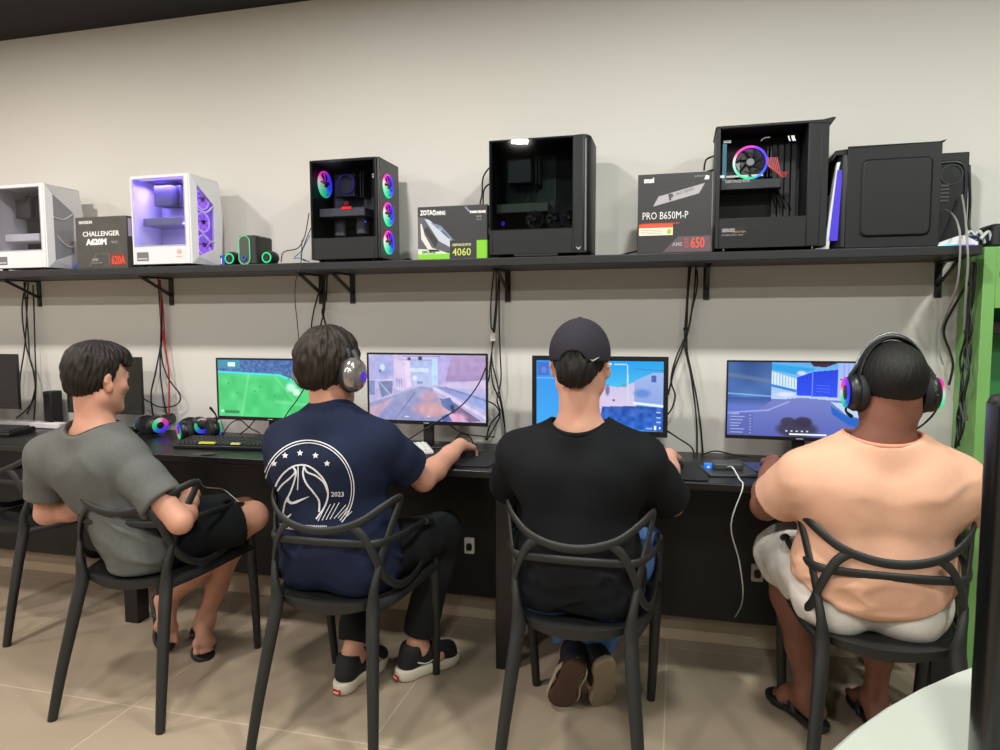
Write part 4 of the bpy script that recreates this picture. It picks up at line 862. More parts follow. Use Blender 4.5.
cable('black cable running from the blue sky monitor to the desk', [(666, 430, -.16), (678, 438, -.14), (692, 448, -.12), (694, 460, -.14)], .0032)
cable('black cable lying on the desk behind the adapter', [(702, 455, -.09), (715, 451, -.06), (735, 455, -.06), (760, 459, -.08), (780, 460, -.07)], .003)
pl = Vector((q.x+.012, q.y-.04, DZ+.02))
cable('white cable plugged into the adapter and hanging over the desk edge', [pl, pl+Vector((.012, -.06, .012)), Vector((pl.x+.03, -.50, DZ+.006)), Vector((pl.x+.036, -.562, DZ-.01)), at(731, 525, -.56), at(739, 560, -.48), at(743, 590, -.42), at(741, 606, -.30), at(735, 617, -.2)], .0024, WC)
for k, (a, lb) in enumerate((([(309, 213, -.05), (305, 235, -.1), (298, 248, -.12), (284, 252, -.16), (281, 262, -.2)], 'black wire from the rainbow tower to the speakers'), ([(310, 235, -.06), (302, 250, -.12), (294, 258, -.2), (300, 258, -.24), (309, 262, -.2)], 'light blue wire curling at the base of the rainbow tower'), ([(311, 228, -.07), (306, 240, -.15), (301, 256, -.2), (305, 261, -.22)], 'short black wire beside the rainbow tower'))):
    cable(lb, a, .0022, BC if 'blue' in lb else CB)
for lb, a in (('black cable looping behind the tall black tower', [(489, 168, -.06), (483, 178, -.07), (482, 195, -.08), (480, 205, -.09), (478, 235, -.10), (480, 258, -.10)]), ('second cable behind the tall black tower', [(489, 184, -.07), (484, 190, -.08), (483, 205, -.10), (482, 235, -.12), (484, 258, -.12)]), ('black cable lying on the shelf right of the rainbow tower', [(397, 262, -.12), (408, 259, -.1), (416, 263, -.12)]), ('black cable lying on the shelf left of the charcoal box', [(612, 258, -.05), (625, 254, -.1), (638, 251, -.15)]), ('cable plug behind the charcoal box', [(714, 156, -.09), (706, 160, -.1), (704, 170, -.12)]), ('second cable behind the charcoal box', [(714, 170, -.09), (707, 172, -.1), (705, 178, -.12)])):
    cable(lb, a, .0035)

# ------------------------------------------------------------ green cabinet at the right
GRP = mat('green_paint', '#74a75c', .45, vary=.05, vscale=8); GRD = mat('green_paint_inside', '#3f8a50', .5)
t = thing('cabinet', 'tall bright green cabinet open at the front, at the right wall end', 'cabinet', (1.487, -.05, 0))
c = MB(); c.box((-.49, -.17, 0), (-.452, .035, 1.578)); c.build('side_panel', GRP, t, bevel=.002)
MB().box((.45, -.17, 0), (.49, .035, 1.578)).build('side_panel', GRP, t, bevel=.002)
MB().box((-.452, .022, 0), (.45, .035, 1.56)).build('back_panel', GRD, t)
MB().box((-.452, -.17, 1.372), (.45, .022, 1.578)).build('top_box', GRP, t, bevel=.002)
MB().box((-.452, -.12, 1.285), (.45, .022, 1.325)).build('black_shelf', mat('cabinet_black', '#101211', .5), t, bevel=.002)
for z in (.78, .94): MB().box((-.452, -.12, z), (.45, .022, z+.022)).build('shelf', GRD, t)
MB().box((-.452, -.15, 0), (.45, .022, .12)).build('plinth', GRP, t)
c = MB(); c.lathe([(0, .0), (.012, 0), (.012, .004), (0, .004)], c=(-.43, -.1705, 1.49), ax='y', n=12); c.build('lock', mat('lock_dark', '#203020', .4), t)
t = thing('speaker_box', 'small black box on top of the green cabinet', 'speaker', (1.115, -.12, 1.578))
MB().rbox((-.085, -.06, 0), (.09, .07, .082), .02).build('body', mat('soft_black', '#1c1d1d', .5), t, bevel=.012); MB().box((-.06, -.062, .02), (.07, -.06, .06)).build('grille', HSP, t)
for k, L_ in enumerate([[(974, 262), (972, 280), (968, 300), (964, 320), (966, 345), (962, 375), (960, 400), (958, 425), (955, 448)], [(976, 262), (974, 290), (969, 325), (971, 350), (966, 385), (962, 410), (960, 440)], [(973, 266), (968, 305), (966, 335), (960, 360), (963, 390), (957, 418), (959, 446)], [(975, 270), (970, 300), (972, 330), (964, 355), (968, 380), (960, 400), (964, 425), (956, 447)], [(972, 262), (970, 300), (967, 345), (969, 372), (964, 400), (967, 420)]]):
    cable('black cable strapped to the green cabinet side', [tuple(atx(x, y, .988-.007*k)) for x, y in L_], .0038, CB, 'cables along the green cabinet')
for k in range(7):
    c0 = atx(968-1.6*k, 285+22*k, .978); tag(MB().tube([c0, c0+Vector((-.006, -.014, .006)), c0+Vector((-.004, -.024, -.004))], .003, n=6).build('cable_tie', CB, smooth=60), 'black tie end sticking out of the cables on the green cabinet', 'cable tie', 'ties on the green cabinet cables')
cable('black cable swinging out left of the green cabinet', [(968, 282, -.10), (955, 305, -.06), (946, 322, -.05), (944, 335, -.05), (950, 352, -.05), (953, 366, -.05), (949, 385, -.05)], .0045)
for a in ([(222, 436, -.10), (230, 424, -.09), (240, 420, -.1), (250, 428, -.1), (260, 433, -.1)], [(255, 420, -.12), (248, 428, -.1), (240, 434, -.08)]): cable('thin black cable lying below the football monitor', a, .0028, CB, 'cables below the football monitor')
cable('white cable dropping from the right end of the shelf', [(945, 210, -.14), (952, 214, -.18), (957, 222, -.24), (960, 235, -.31), (960, 255, -.315), (957, 285, -.28), (948, 310, -.2), (941, 330, -.1), (939, 350, -.08), (943, 365, -.08)], .0035, GC)
cable('grey cable dropping beside the white one at the shelf end', [(962, 195, -.14), (965, 215, -.2), (967, 240, -.315), (968, 262, -.315), (966, 290, -.28), (964, 330, -.2)], .0035, GC)
cable('black power cable behind the dark tower at the shelf end', [(969, 165, -.05), (970, 200, -.06), (969, 225, -.08), (972, 234, -.1)], .005)
for k in range(6):
    p0 = (958+4.5*k, 240+2*math.sin(k*2), -.16-.01*(k % 3)); p1 = (966+4.5*k, 234+3*math.cos(k*3), -.17); p2 = (974+3.5*k, 243, -.15-.012*(k % 2))
    cable('loose '+('white' if k % 2 else 'dark blue')+' cable coiled on the cabinet corner', [p0, p1, p2], .0055, WC if k % 2 else mat('navy_cable', '#1d2c5c', .5), 'loose cables on the cabinet corner')
cable('black headset cable hanging from the peach shirt player\'s headset', [(938, 395, -.9), (936, 410, -.85), (926, 422, -.7), (915, 430, -.5), (900, 440, -.4), (890, 452, -.36)], .003)

# ------------------------------------------------------------ counter in the foreground
TZ = .95; cx, cy, cr = .948, -2.798, .98
t = thing('round_table', 'white round tabletop in the bottom right corner', 'table', (cx, cy, 0))
MB().lathe([(0, TZ), (cr-.006, TZ), (cr, TZ-.006), (cr, TZ-.024), (cr-.008, TZ-.03), (0, TZ-.03)], n=96).build('table_top', mat('white_laminate', '#a2a59c', .35), t, smooth=40)
MB().lathe([(.05, .02), (.05, TZ-.03)], n=24).build('pedestal', BLK, t, smooth=40); MB().lathe([(0, 0), (.32, 0), (.32, .012), (.06, .025), (0, .025)], n=40).build('pedestal_base', BLK, t, smooth=40)
t = thing('display_monitor', 'black display seen from its side edge on the white table', 'monitor', (.234, -2.30, TZ))
e = MB(); e.rbox((0, -.02, .012), (.50, .02, .332), .010); e.build('housing', mat('gloss_black', '#0c0e0d', .22), t, bevel=.008)
MB().box((.012, -.0215, .028), (.488, -.02, .310)).build('screen', mat('screen_off_dark', '#060707', .12), t)
MB().rbox((.15, -.09, 0), (.35, .09, .012), .03).build('stand_base', MON, t, bevel=.003)
# ------------------------------------------------------------ people: bodies and clothes grown as smooth blended surfaces
V = lambda *a: np.array(a, float)
def unit(a): return np.array(a, float)/np.linalg.norm(a)
class Grid:
    def __init__(s, lo, hi, h):
        s.lo = np.array(lo, float); s.h = h; s.n = np.ceil((np.array(hi)-s.lo)/h).astype(int)+1
        s.ax = [s.lo[i]+h*np.arange(s.n[i]) for i in range(3)]; s.d = np.full(s.n, .2, np.float32)
    def win(s, lo, hi):
        a = np.maximum(0, np.floor((np.array(lo)-s.lo)/s.h).astype(int)); b = np.minimum(s.n, np.ceil((np.array(hi)-s.lo)/s.h).astype(int)+1)
        if np.any(b <= a): return None, None
        return tuple(slice(p, q) for p, q in zip(a, b)), np.stack(np.meshgrid(*[s.ax[i][a[i]:b[i]] for i in range(3)], indexing='ij'), -1)
    def put(s, f, lo, hi, k, op='add'):
        sl, X = s.win(np.array(lo)-k-.03, np.array(hi)+k+.03)
        if sl is None: return
        e = f(X).astype(np.float32); d = s.d[sl]
        if op == 'add':
            h = np.clip(.5+.5*(d-e)/k, 0, 1); s.d[sl] = d+(e-d)*h-k*h*(1-h)
        else:
            e = -e; h = np.clip(.5-.5*(d-e)/k, 0, 1); s.d[sl] = d+(e-d)*h+k*h*(1-h)
def f_cap(a, b, ra, rb):
    a = np.array(a, float); b = np.array(b, float); ab = b-a; L = max(1e-12, ab@ab)
    def f(X):
        t = np.clip(((X-a)@ab)/L, 0, 1); return np.linalg.norm(X-a-t[..., None]*ab, axis=-1)-(ra+(rb-ra)*t)
    return f, np.minimum(a-ra, b-rb), np.maximum(a+ra, b+rb)
def f_ell(c, r, R=None):
    c = np.array(c, float); r = np.array(r, float); R = np.eye(3) if R is None else R
    def f(X):
        q = (X-c)@R; k0 = np.linalg.norm(q/r, axis=-1); k1 = np.linalg.norm(q/(r*r), axis=-1); return k0*(k0-1)/np.maximum(k1, 1e-6)
    m = max(r); ext = np.sqrt(((R*r)**2).sum(1)); return f, c-ext, c+ext
def f_half(p, n, c, rad):          # half space limited to a ball
    p = np.array(p, float); n = unit(n); c = np.array(c, float)
    return (lambda X: np.maximum(-((X-p)@n), np.linalg.norm(X-c, axis=-1)-rad)), c-rad, c+rad
def nets(g):
    d = g.d; s = d < 0; n = np.array(d.shape)
    c = np.zeros(n-1, np.int8)
    for i in (0, 1):
        for j in (0, 1):
            for k in (0, 1): c += s[i:n[0]-1+i, j:n[1]-1+j, k:n[2]-1+k]
    act = (c > 0) & (c < 8); idx = np.argwhere(act); num = np.full(n-1, -1, np.int64); num[act] = np.arange(len(idx))
    off = np.array([(i, j, k) for i in (0, 1) for j in (0, 1) for k in (0, 1)])
    cv = np.stack([d[idx[:, 0]+o[0], idx[:, 1]+o[1], idx[:, 2]+o[2]] for o in off], 1)
    acc = np.zeros((len(idx), 3)); cnt = np.zeros(len(idx))
    for a in range(8):
        for b in range(a+1, 8):
            if np.abs(off[a]-off[b]).sum() != 1: continue
            m = (cv[:, a] < 0) != (cv[:, b] < 0); t = cv[m, a]/(cv[m, a]-cv[m, b])
            acc[m] += off[a]+t[:, None]*(off[b]-off[a]); cnt[m] += 1
    P = g.lo+g.h*(idx+acc/cnt[:, None]); Q = []
    for ax in range(3):
        b_, c_ = (ax+1) % 3, (ax+2) % 3
        sa = [slice(None)]*3; sb = [slice(None)]*3; sa[ax] = slice(0, -1); sb[ax] = slice(1, None)
        x = s[tuple(sa)] != s[tuple(sb)]; e = np.argwhere(x); e = e[(e[:, b_] > 0) & (e[:, c_] > 0) & (e[:, b_] < n[b_]-1) & (e[:, c_] < n[c_]-1)]
        ins = s[e[:, 0], e[:, 1], e[:, 2]]; q = []
        for ob, oc in ((0, 0), (-1, 0), (-1, -1), (0, -1)):
            t = e.copy(); t[:, b_] += ob; t[:, c_] += oc; q.append(num[t[:, 0], t[:, 1], t[:, 2]])
        q = np.stack(q, 1); q[~ins] = q[~ins][:, ::-1]; Q.append(q[:, ::-1] if False else q)
    return P, np.concatenate(Q)
def np_mesh(name, P, Q, material, parent, root=None):
    me = bpy.data.meshes.new(name); me.vertices.add(len(P)); me.vertices.foreach_set('co', P.astype(np.float32).ravel())
    me.loops.add(Q.size); me.loops.foreach_set('vertex_index', Q.astype(np.int32).ravel()); me.polygons.add(len(Q)); me.polygons.foreach_set('loop_start', np.arange(0, Q.size, 4, dtype=np.int32))
    me.update(calc_edges=True); me.polygons.foreach_set('use_smooth', np.ones(len(Q), bool)); me.update()
    o = bpy.data.objects.new(name, me); COL.objects.link(o); me.materials.append(material); o.parent = parent
    r = parent
    while r.parent: r = r.parent
    o.matrix_parent_inverse = (Matrix.Translation(r.location)).inverted() if parent is r else Matrix.Identity(4)
    return o
def vnormals(P, Q):
    n = np.cross(P[Q[:, 2]]-P[Q[:, 0]], P[Q[:, 3]]-P[Q[:, 1]]); N = np.zeros_like(P)
    for i in range(4): np.add.at(N, Q[:, i], n)
    return N/np.maximum(1e-9, np.linalg.norm(N, axis=1))[:, None]
def relax(P, Q, it=2, w_=.5):
    E = np.concatenate([Q[:, [0, 1]], Q[:, [1, 2]], Q[:, [2, 3]], Q[:, [3, 0]]]); deg = np.bincount(E[:, 0], minlength=len(P))+np.bincount(E[:, 1], minlength=len(P))
    for _ in range(it):
        S = np.zeros_like(P); 
        for i in range(3): S[:, i] = np.bincount(E[:, 0], P[E[:, 1], i], len(P))+np.bincount(E[:, 1], P[E[:, 0], i], len(P))
        P = P+(S/deg[:, None]-P)*w_
    return P
def waves(P, freq, n, seed, aniso=(1, 1, 1)):
    r = np.random.default_rng(seed); out = np.zeros(len(P))
    for i in range(n):
        k = r.normal(size=3)*np.array(aniso); k = k/np.linalg.norm(k)*freq*r.uniform(.6, 1.5); out += np.sin(P@k+r.uniform(0, 6.28)+1.5*np.sin(P@(k[[1, 2, 0]]*.5)))
    return out/n**.5
class Prims(list):
    def cap(s, a, b, ra, rb, k=.02): s.append((*f_cap(a, b, ra, rb), k, 'add')); return s
    def chain(s, pts, rad, k=.02):
        for p, q, r0, r1 in zip(pts, pts[1:], rad, rad[1:]): s.cap(p, q, r0, r1, k)
        return s
    def ell(s, c, r, R=None, k=.02): s.append((*f_ell(c, r, R), k, 'add')); return s
    def cut(s, f, k=.004): s.append((*f, k, 'cut')); return s
    def mesh(s, h, it=2, pad=.03, skip=None):
        add = [p for p in s if p[4] == 'add']; lo = np.min([p[1] for p in add], 0)-pad; hi = np.max([p[2] for p in add], 0)+pad
        g = Grid(lo, hi, h)
        for f, a, b, k, op in s: g.put(f, a, b, k, op)
        P, Q = nets(g); return relax(P, Q, it), Q
def frame(xd, up):
    x = unit(xd); z = np.array(up, float); z = unit(z-x*(z@x)); y = np.cross(z, x); return np.stack([x, y, z], 1)
def rotz(d):
    a = math.radians(d); return np.array([[math.cos(a), -math.sin(a), 0], [math.sin(a), math.cos(a), 0], [0, 0, 1]])
def rotx(d):
    a = math.radians(d); return np.array([[1, 0, 0], [0, math.cos(a), -math.sin(a)], [0, math.sin(a), math.cos(a)]])
def roty(d):
    a = math.radians(d); return np.array([[math.cos(a), 0, math.sin(a)], [0, 1, 0], [-math.sin(a), 0, math.cos(a)]])

def add_hand(B, wrist, d, pn, side, curl=.5, thumb=.5, spread=.08, s=1.):
    """d: direction of the fingers, pn: direction the back of the hand faces, side: +1 right hand"""
    y = unit(d); z = np.array(pn, float); z = unit(z-y*(z@y)); x = np.cross(y, z)*1.0      # x toward the little finger of a right hand, palm down
    x = x*side; w0 = np.array(wrist, float); T = lambda a, b, c: w0+x*a*s+y*b*s+z*c*s
    kn = [(-.030, .082), (-.010, .088), (.011, .084), (.030, .076)]; ln = [(.040, .026, .020), (.045, .029, .021), (.041, .027, .020), (.032, .021, .018)]
    for (kx, ky), rr in zip(kn, (.0125, .0125, .012, .011)): B.cap(T(kx*.55, .010, 0), T(kx, ky, .002), .0155*s, rr*s, .012)
    B.ell(T(0, .045, -.004), (.038*s, .042*s, .015*s), np.stack([x, y, z], 1), .012)
    for i, ((kx, ky), L, r0) in enumerate(zip(kn, ln, (.0092, .0096, .0090, .0080))):
        p = T(kx, ky, .002); a = -.12; sp = (i-1.5)*spread; c = curl*(1+.12*i)
        for j, l in enumerate(L):
            a += c*(.55 if j == 0 else .85); dd = np.array([math.sin(sp)*math.cos(a), math.cos(sp)*math.cos(a), -math.sin(a)])
            q = p+(x*dd[0]+y*dd[1]+z*dd[2])*l*s; B.cap(p, q, r0*s*(1-.08*j), r0*s*(1-.08*(j+1)), .0035); p = q
    p = T(-.026, .022, -.006); q = T(-.052, .050, -.014); B.cap(p, q, .0145*s, .0115*s, .012)
    q2 = q+(x*(-.35+.3*thumb)+y*.85-z*(.25+.3*thumb))*.034*s; B.cap(q, q2, .0112*s, .0098*s, .004)
    q3 = q2+(x*(-.05+.5*thumb)+y*.9-z*.3)*.026*s; B.cap(q2, q3, .0098*s, .0082*s, .003)
def add_arm(B, S, E, W_, s=1.):
    S, E, W_ = map(np.array, (S, E, W_)); m = S+(E-S)*.45; f = E+(W_-E)*.28
    B.chain([S, m, E], [.050*s, .046*s, .038*s], .03); B.chain([E, f, E+(W_-E)*.7, W_], [.037*s, .041*s, .032*s, .0265*s], .02)
def add_leg(B, H, K, A, s=1., calf=(0, -1, 0)):
    H, K, A = map(lambda q: np.array(q, float), (H, K, A)); t = H+(K-H)*.5; c = K+(A-K)*.32+np.array(calf)*.016
    B.chain([H, t, K], [.088*s, .074*s, .056*s], .03); B.chain([K, c, K+(A-K)*.7, A], [.052*s, .055*s, .039*s, .033*s], .03)
def add_foot(B, A, d, up=(0, 0, 1), side=1, toes=True, s=1.):
    y = unit(d); z = np.array(up, float); z = unit(z-y*(z@y)); x = np.cross(y, z); T = lambda a, b, c: np.array(A, float)+x*a*s+y*b*s+z*c*s
    B.cap(T(0, 0, 0), T(0, -.032, -.045), .034*s, .030*s, .02); B.cap(T(0, -.03, -.048), T(.012*side, .085, -.050), .029*s, .026*s, .03); B.cap(T(0, .01, -.01), T(-.008*side, .095, -.046), .034*s, .024*s, .03)
    B.cap(T(-.022*side, .10, -.055), T(.030*side, .085, -.058), .021*s, .019*s, .02)
    if toes:
        for i, (tx, ty, r) in enumerate(((-.030, .150, .0125), (-.010, .150, .0095), (.005, .143, .009), (.019, .134, .0085), (.031, .122, .008))):
            B.cap(T(tx*side*.85, .098, -.058), T(tx*side, ty, -.064), r*1.05*s, r*s, .006)
    return T
def add_head(B, c, R, s=1., ears=True, fat=0.):
    T = lambda a, b, d: np.array(c, float)+R@(np.array([a, b, d])*s)
    E = lambda ctr, r, k=.02: B.ell(T(*ctr), np.array(r)*s, R, k)
    E((0, -.014, .036), (.0755, .095, .087)); E((0, .024, -.020), (.062+fat, .070, .084), .03); E((0, .005, -.045), (.058+fat, .055, .045), .03)
    B.cap(T(-.045-fat, .0, -.058), T(-.012, .072, -.092), .024*s, .019*s, .03); B.cap(T(.045+fat, .0, -.058), T(.012, .072, -.092), .024*s, .019*s, .03)
    B.cap(T(-.028, .083, .024), T(.028, .083, .024), .013*s, .013*s, .015); B.cap(T(0, .088, .014), T(0, .104, -.022), .0065*s, .0105*s, .012)
    B.cap(T(-.011, .094, -.026), T(.011, .094, -.026), .0075*s, .0075*s, .008); B.cap(T(-.018, .082, -.052), T(.018, .082, -.052), .0075*s, .0075*s, .008); B.cap(T(-.015, .081, -.063), T(.015, .081, -.063), .0075*s, .0075*s, .008)
    B.cap(T(-.045, .060, -.015), T(-.030, .072, -.022), .018*s, .016*s, .02); B.cap(T(.045, .060, -.015), T(.030, .072, -.022), .018*s, .016*s, .02)
    for sx in (-1, 1): B.cut(f_ell(T(sx*.031, .095, .006), np.array((.017, .012, .009))*s, R), .008)
    for sx in (-1, 1): B.cut(f_cap(T(-.017*sx, .0905, -.0575), T(.0, .0915, -.0575), .0018*s, .0018*s), .004)
    if ears:
        for sx in (-1, 1):
            Re = R@rotz(-sx*32)@rotx(8)
            B.ell(T(sx*.081, -.008, -.004), np.array((.0085, .018, .033))*s, Re, .008); B.cap(T(sx*.083, -.018, .018), T(sx*.086, -.021, -.004), .006*s, .006*s, .008); B.cap(T(sx*.078, .006, -.032), T(sx*.078, -.004, -.034), .0075*s, .0065*s, .008)
            B.cut(f_ell(T(sx*.0925, .0, .004), np.array((.008, .010, .018))*s, Re), .006)
    return T
def eyes(t, c, R, iris, s=1.):
    T = lambda a, b, d: np.array(c, float)+R@(np.array([a, b, d])*s)
    for sx in (-1, 1):
        p = T(sx*.031, .0735, .007); d = Vector(R@np.array((0, 1., 0))); q = d.to_track_quat('Z', 'Y').to_matrix().to_4x4()
        e = MB().lathe([(0, -.011)]+[(.0115*math.cos(a), .0115*math.sin(a)) for a in np.linspace(-1.4, 1.05, 9)]+[(0, .0105)], n=16, M=Matrix.Translation(p) @ q).build('eye', mat('eye_white', '#d9d4cc', .2), None, smooth=True); rel(e, t)
        bw = MB().tube([T(sx*.014, .0945, .026), T(sx*.030, .0945, .031), T(sx*.046, .083, .027)], [(.003, .004), (.003, .005), (.002, .003)], n=6).build('eyebrow', mat('eyebrow_dark', '#1d1511', .8), None, smooth=60); rel(bw, t)
        i_ = MB().lathe([(0, .0098), (.0055, .0098), (.0045, .0112), (0, .0118)], n=14, M=Matrix.Translation(p) @ q).build('iris', mat('iris_'+iris.strip('#'), iris, .15), None, smooth=True); i_.parent = e; i_.matrix_parent_inverse = Matrix.Translation(t.location).inverted() if False else Matrix.Identity(4)
def hair(t, c, R, s, col, thick, cuts, lumps=(), amp=.004, seed=1, name='hair', h=.0035, streak=95, base=(.0755, .095, .087), ctr=(0, -.014, .036)):
    B = Prims(); T = lambda a, b, d: np.array(c, float)+R@(np.array([a, b, d])*s)
    B.ell(T(*ctr), (np.array(base)+thick)*s, R, .02)
    for lc, lr in lumps: B.ell(T(*lc), np.array(lr)*s, R, .03)
    for kind, a in cuts:
        if kind == 'half': B.cut(f_half(T(*a[0]), R@np.array(a[1]), T(*a[0]), a[2] if len(a) > 2 else .3), .024 if len(a) == 2 else .012)
        else: B.cut(f_ell(T(*a[0]), np.array(a[1])*s, R), .012)
    P, Q = B.mesh(h*s, 1); N = vnormals(P, Q); L = (P-np.array(c))@R
    az = np.arctan2(L[:, 0], L[:, 1]+.02); rr = np.random.default_rng(seed); st = np.zeros(len(P))
    for i in range(14):
        f = rr.uniform(.25, 1)*streak; st += np.sin(az*f/3+L[:, 2]*rr.normal(0, 35)+rr.uniform(0, 6.28)+2*np.sin(L[:, 2]*rr.uniform(20, 50)+i))
    st = st/14**.5*.6+.4*waves(L, 90, 8, seed+3); P = P+N*(amp*st)[:, None]
    o = np_mesh(name, P, Q, hair_mat(col), t); return o
def hair_mat(col):
    nm = 'hair_'+col.strip('#')
    if nm in MATS: return MATS[nm]
    m = mat(nm, col, .55, spec=.3); nt = m.node_tree; b = nt.nodes['Principled BSDF']
    tc = nt.nodes.new('ShaderNodeTexCoord'); mp = nt.nodes.new('ShaderNodeMapping'); mp.inputs['Scale'].default_value = (1, 1, .16)
    n = nt.nodes.new('ShaderNodeTexNoise'); n.inputs['Scale'].default_value = 330; n.inputs['Detail'].default_value = 3; nt.links.new(tc.outputs['Object'], mp.inputs[0]); nt.links.new(mp.outputs[0], n.inputs['Vector'])
    bp = nt.nodes.new('ShaderNodeBump'); bp.inputs['Strength'].default_value = .7; bp.inputs['Distance'].default_value = .003; nt.links.new(n.outputs['Fac'], bp.inputs['Height']); nt.links.new(bp.outputs['Normal'], b.inputs['Normal'])
    r = nt.nodes.new('ShaderNodeMix'); r.data_type = 'RGBA'; c = lin(col); r.inputs['A'].default_value = (*[x*.45 for x in c], 1); r.inputs['B'].default_value = (*[x*1.7 for x in c], 1); nt.links.new(n.outputs['Fac'], r.inputs['Factor']); nt.links.new(r.outputs['Result'], b.inputs['Base Color'])
    return m
def skin_mat(name, col): return mat(name, col, .5, bump=.12, bscale=260, vary=.10, vscale=14, sss=.12, spec=.35)
def cloth_mat(name, col, vary=.06, vs=90, bump=.35): return mat(name, col, .92, bump=bump, bscale=700, vary=vary, vscale=vs, spec=.2)
def torso(B, J, w_=1., dp=1., inf=0., k=.05, cloth=False):
    P, W_, C, N, SL, SR, HL, HR = (np.array(J[q], float) for q in ('P', 'W', 'C', 'N', 'SL', 'SR', 'HL', 'HR'))
    Rp = frame(HR-HL, W_-P); Rc = frame(SR-SL, N-W_); Rw = frame(unit(HR-HL)+unit(SR-SL), C-P)
    B.ell(P, (.158*w_+inf, .112*dp+inf, .10+inf), Rp, k)
    for H in (HL, HR): B.ell(H+Rp@V(0, -.035, -.012), (.092*w_+inf, .098*dp+inf, .088+inf), Rp, k)
    B.ell(W_, (.140*w_+inf, .102*dp+inf, .13+inf), Rw, k); B.ell(C, (.168*w_+inf, .112*dp+inf, .15+inf), Rc, k)
    sl = SL+(SR-SL)*.14; sr = SR+(SL-SR)*.14; B.cap(sl-Rc[:, 2]*.04, sr-Rc[:, 2]*.04, .074*dp+inf, .074*dp+inf, k)
    B.cap(C+Rc@V(-.075*w_, -.055*dp, .06), C+Rc@V(-.060*w_, -.05*dp, -.06), .062+inf, .055+inf, k); B.cap(C+Rc@V(.075*w_, -.055*dp, .06), C+Rc@V(.060*w_, -.05*dp, -.06), .062+inf, .055+inf, k)
    for S in (SL, SR): B.cap(N+Rc[:, 2]*(.012), S+Rc[:, 2]*.012, .050+inf+(.005 if cloth else 0), .048+inf+(.003 if cloth else 0), k); B.ell(S, (.056+inf,)*3, None, .03)
    return Rp, Rc
def person(label, loc):
    return thing('person', label, 'person', loc)
def shirt(t, J, mtl, w_=1., dp=1., inf=.016, cuffs=(.62, .62), flare=.016, neck=(.070, .064, .045), neck_off=(0, .012, .020), hem=None, h=.006, folds=(), seed=3, ease=0., collar=None, hemc=0.):
    B = Prims(); Rp, Rc = torso(B, J, w_, dp, inf, .06, True)
    for s_, S, E, f in ((-1, 'SL', 'EL', cuffs[0]), (1, 'SR', 'ER', cuffs[1])):
        S = np.array(J[S], float); E = np.array(J[E], float); d = unit(E-S); L = np.linalg.norm(E-S); c = S+d*L*f
        B.chain([S, S+d*L*f*.5, c+d*.03], [.054+inf, .053+inf*.5+flare*.6, .056+flare+inf*.2], .022)
    if ease:
        P = np.array(J['P'], float); W_ = np.array(J['W'], float); B.ell((P*.45+W_*.55)+Rp@V(0, -.02, 0), (.168*w_+inf+ease, .118*dp+inf+ease*.7, .15), Rp, .05)
    for S, E, f in (('SL', 'EL', cuffs[0]), ('SR', 'ER', cuffs[1])):
        S = np.array(J[S], float); E = np.array(J[E], float); d = unit(E-S); L = np.linalg.norm(E-S); c = S+d*L*f
        B.cut(f_half(c, d, c+d*.05, .125), .004); B.cut(f_cap(c-d*.015, c+d*.04, .045+flare*.5, .047+flare*.6), .006)
    N = np.array(J['N'], float); B.cut(f_ell(N+Rc@np.array(neck_off), neck, Rc), .006)
    z = hem if hem is not None else J['P'][2]-.10
    B.cut(((lambda X: X[..., 2]-z-hemc*np.minimum(1, ((X[..., 0]-J['P'][0])/.2)**2)), V(-9, -9, -9), V(9, 9, z+hemc)), .01)
    P, Q = B.mesh(h, 2); Nn = vnormals(P, Q); D = np.zeros(len(P))
    cen = N+Rc@np.array(neck_off); L = (P-cen)@Rc; q_ = np.linalg.norm(L/np.array(neck), axis=1); near = np.abs(q_-1) < .10
    ang = np.arctan2(L[:, 0], L[:, 1]); out_ = []
    for a in np.linspace(-math.pi, math.pi, 33)[:-1]:
        m_ = near & (np.abs((ang-a+math.pi) % (2*math.pi)-math.pi) < .14)
        if m_.sum() > 1:
            Lm = L[m_]; top = np.argsort(Lm[:, 0]**2+Lm[:, 1]**2)[-max(2, int(.3*len(Lm))):]; out_.append(Lm[top].mean(0))
    for fr, amp, an, zlo, zhi in folds:
        m = np.clip((P[:, 2]-zlo)/.06, 0, 1)*np.clip((zhi-P[:, 2])/.06, 0, 1); q = waves(P, fr, 6, seed+int(fr), an)*.7; q = q+.25*waves(P, fr*1.9, 5, seed+2, an); m = m*np.clip(.35+.9*waves(P, 11, 5, seed+9), 0, 1); D += amp*m*(np.exp(-(q/.40)**2)*1.5-.5+.2*q)
    D += .0018*waves(P, 28, 8, seed); so = np_mesh('shirt', P+Nn*D[:, None], Q, mtl, t)
    if len(out_) > 12:
        K = np.array(out_); K = (K+np.roll(K, 1, 0)+np.roll(K, -1, 0))/3
        c_ = MB().tube([cen+Rc@(k_*1.0) for k_ in K], (.0045, .0075), n=8, sub=3, close=True, up=lambda p: Vector(Rc[:, 2])).build('collar', collar or mtl, None, smooth=60); c_.parent = so
    return so
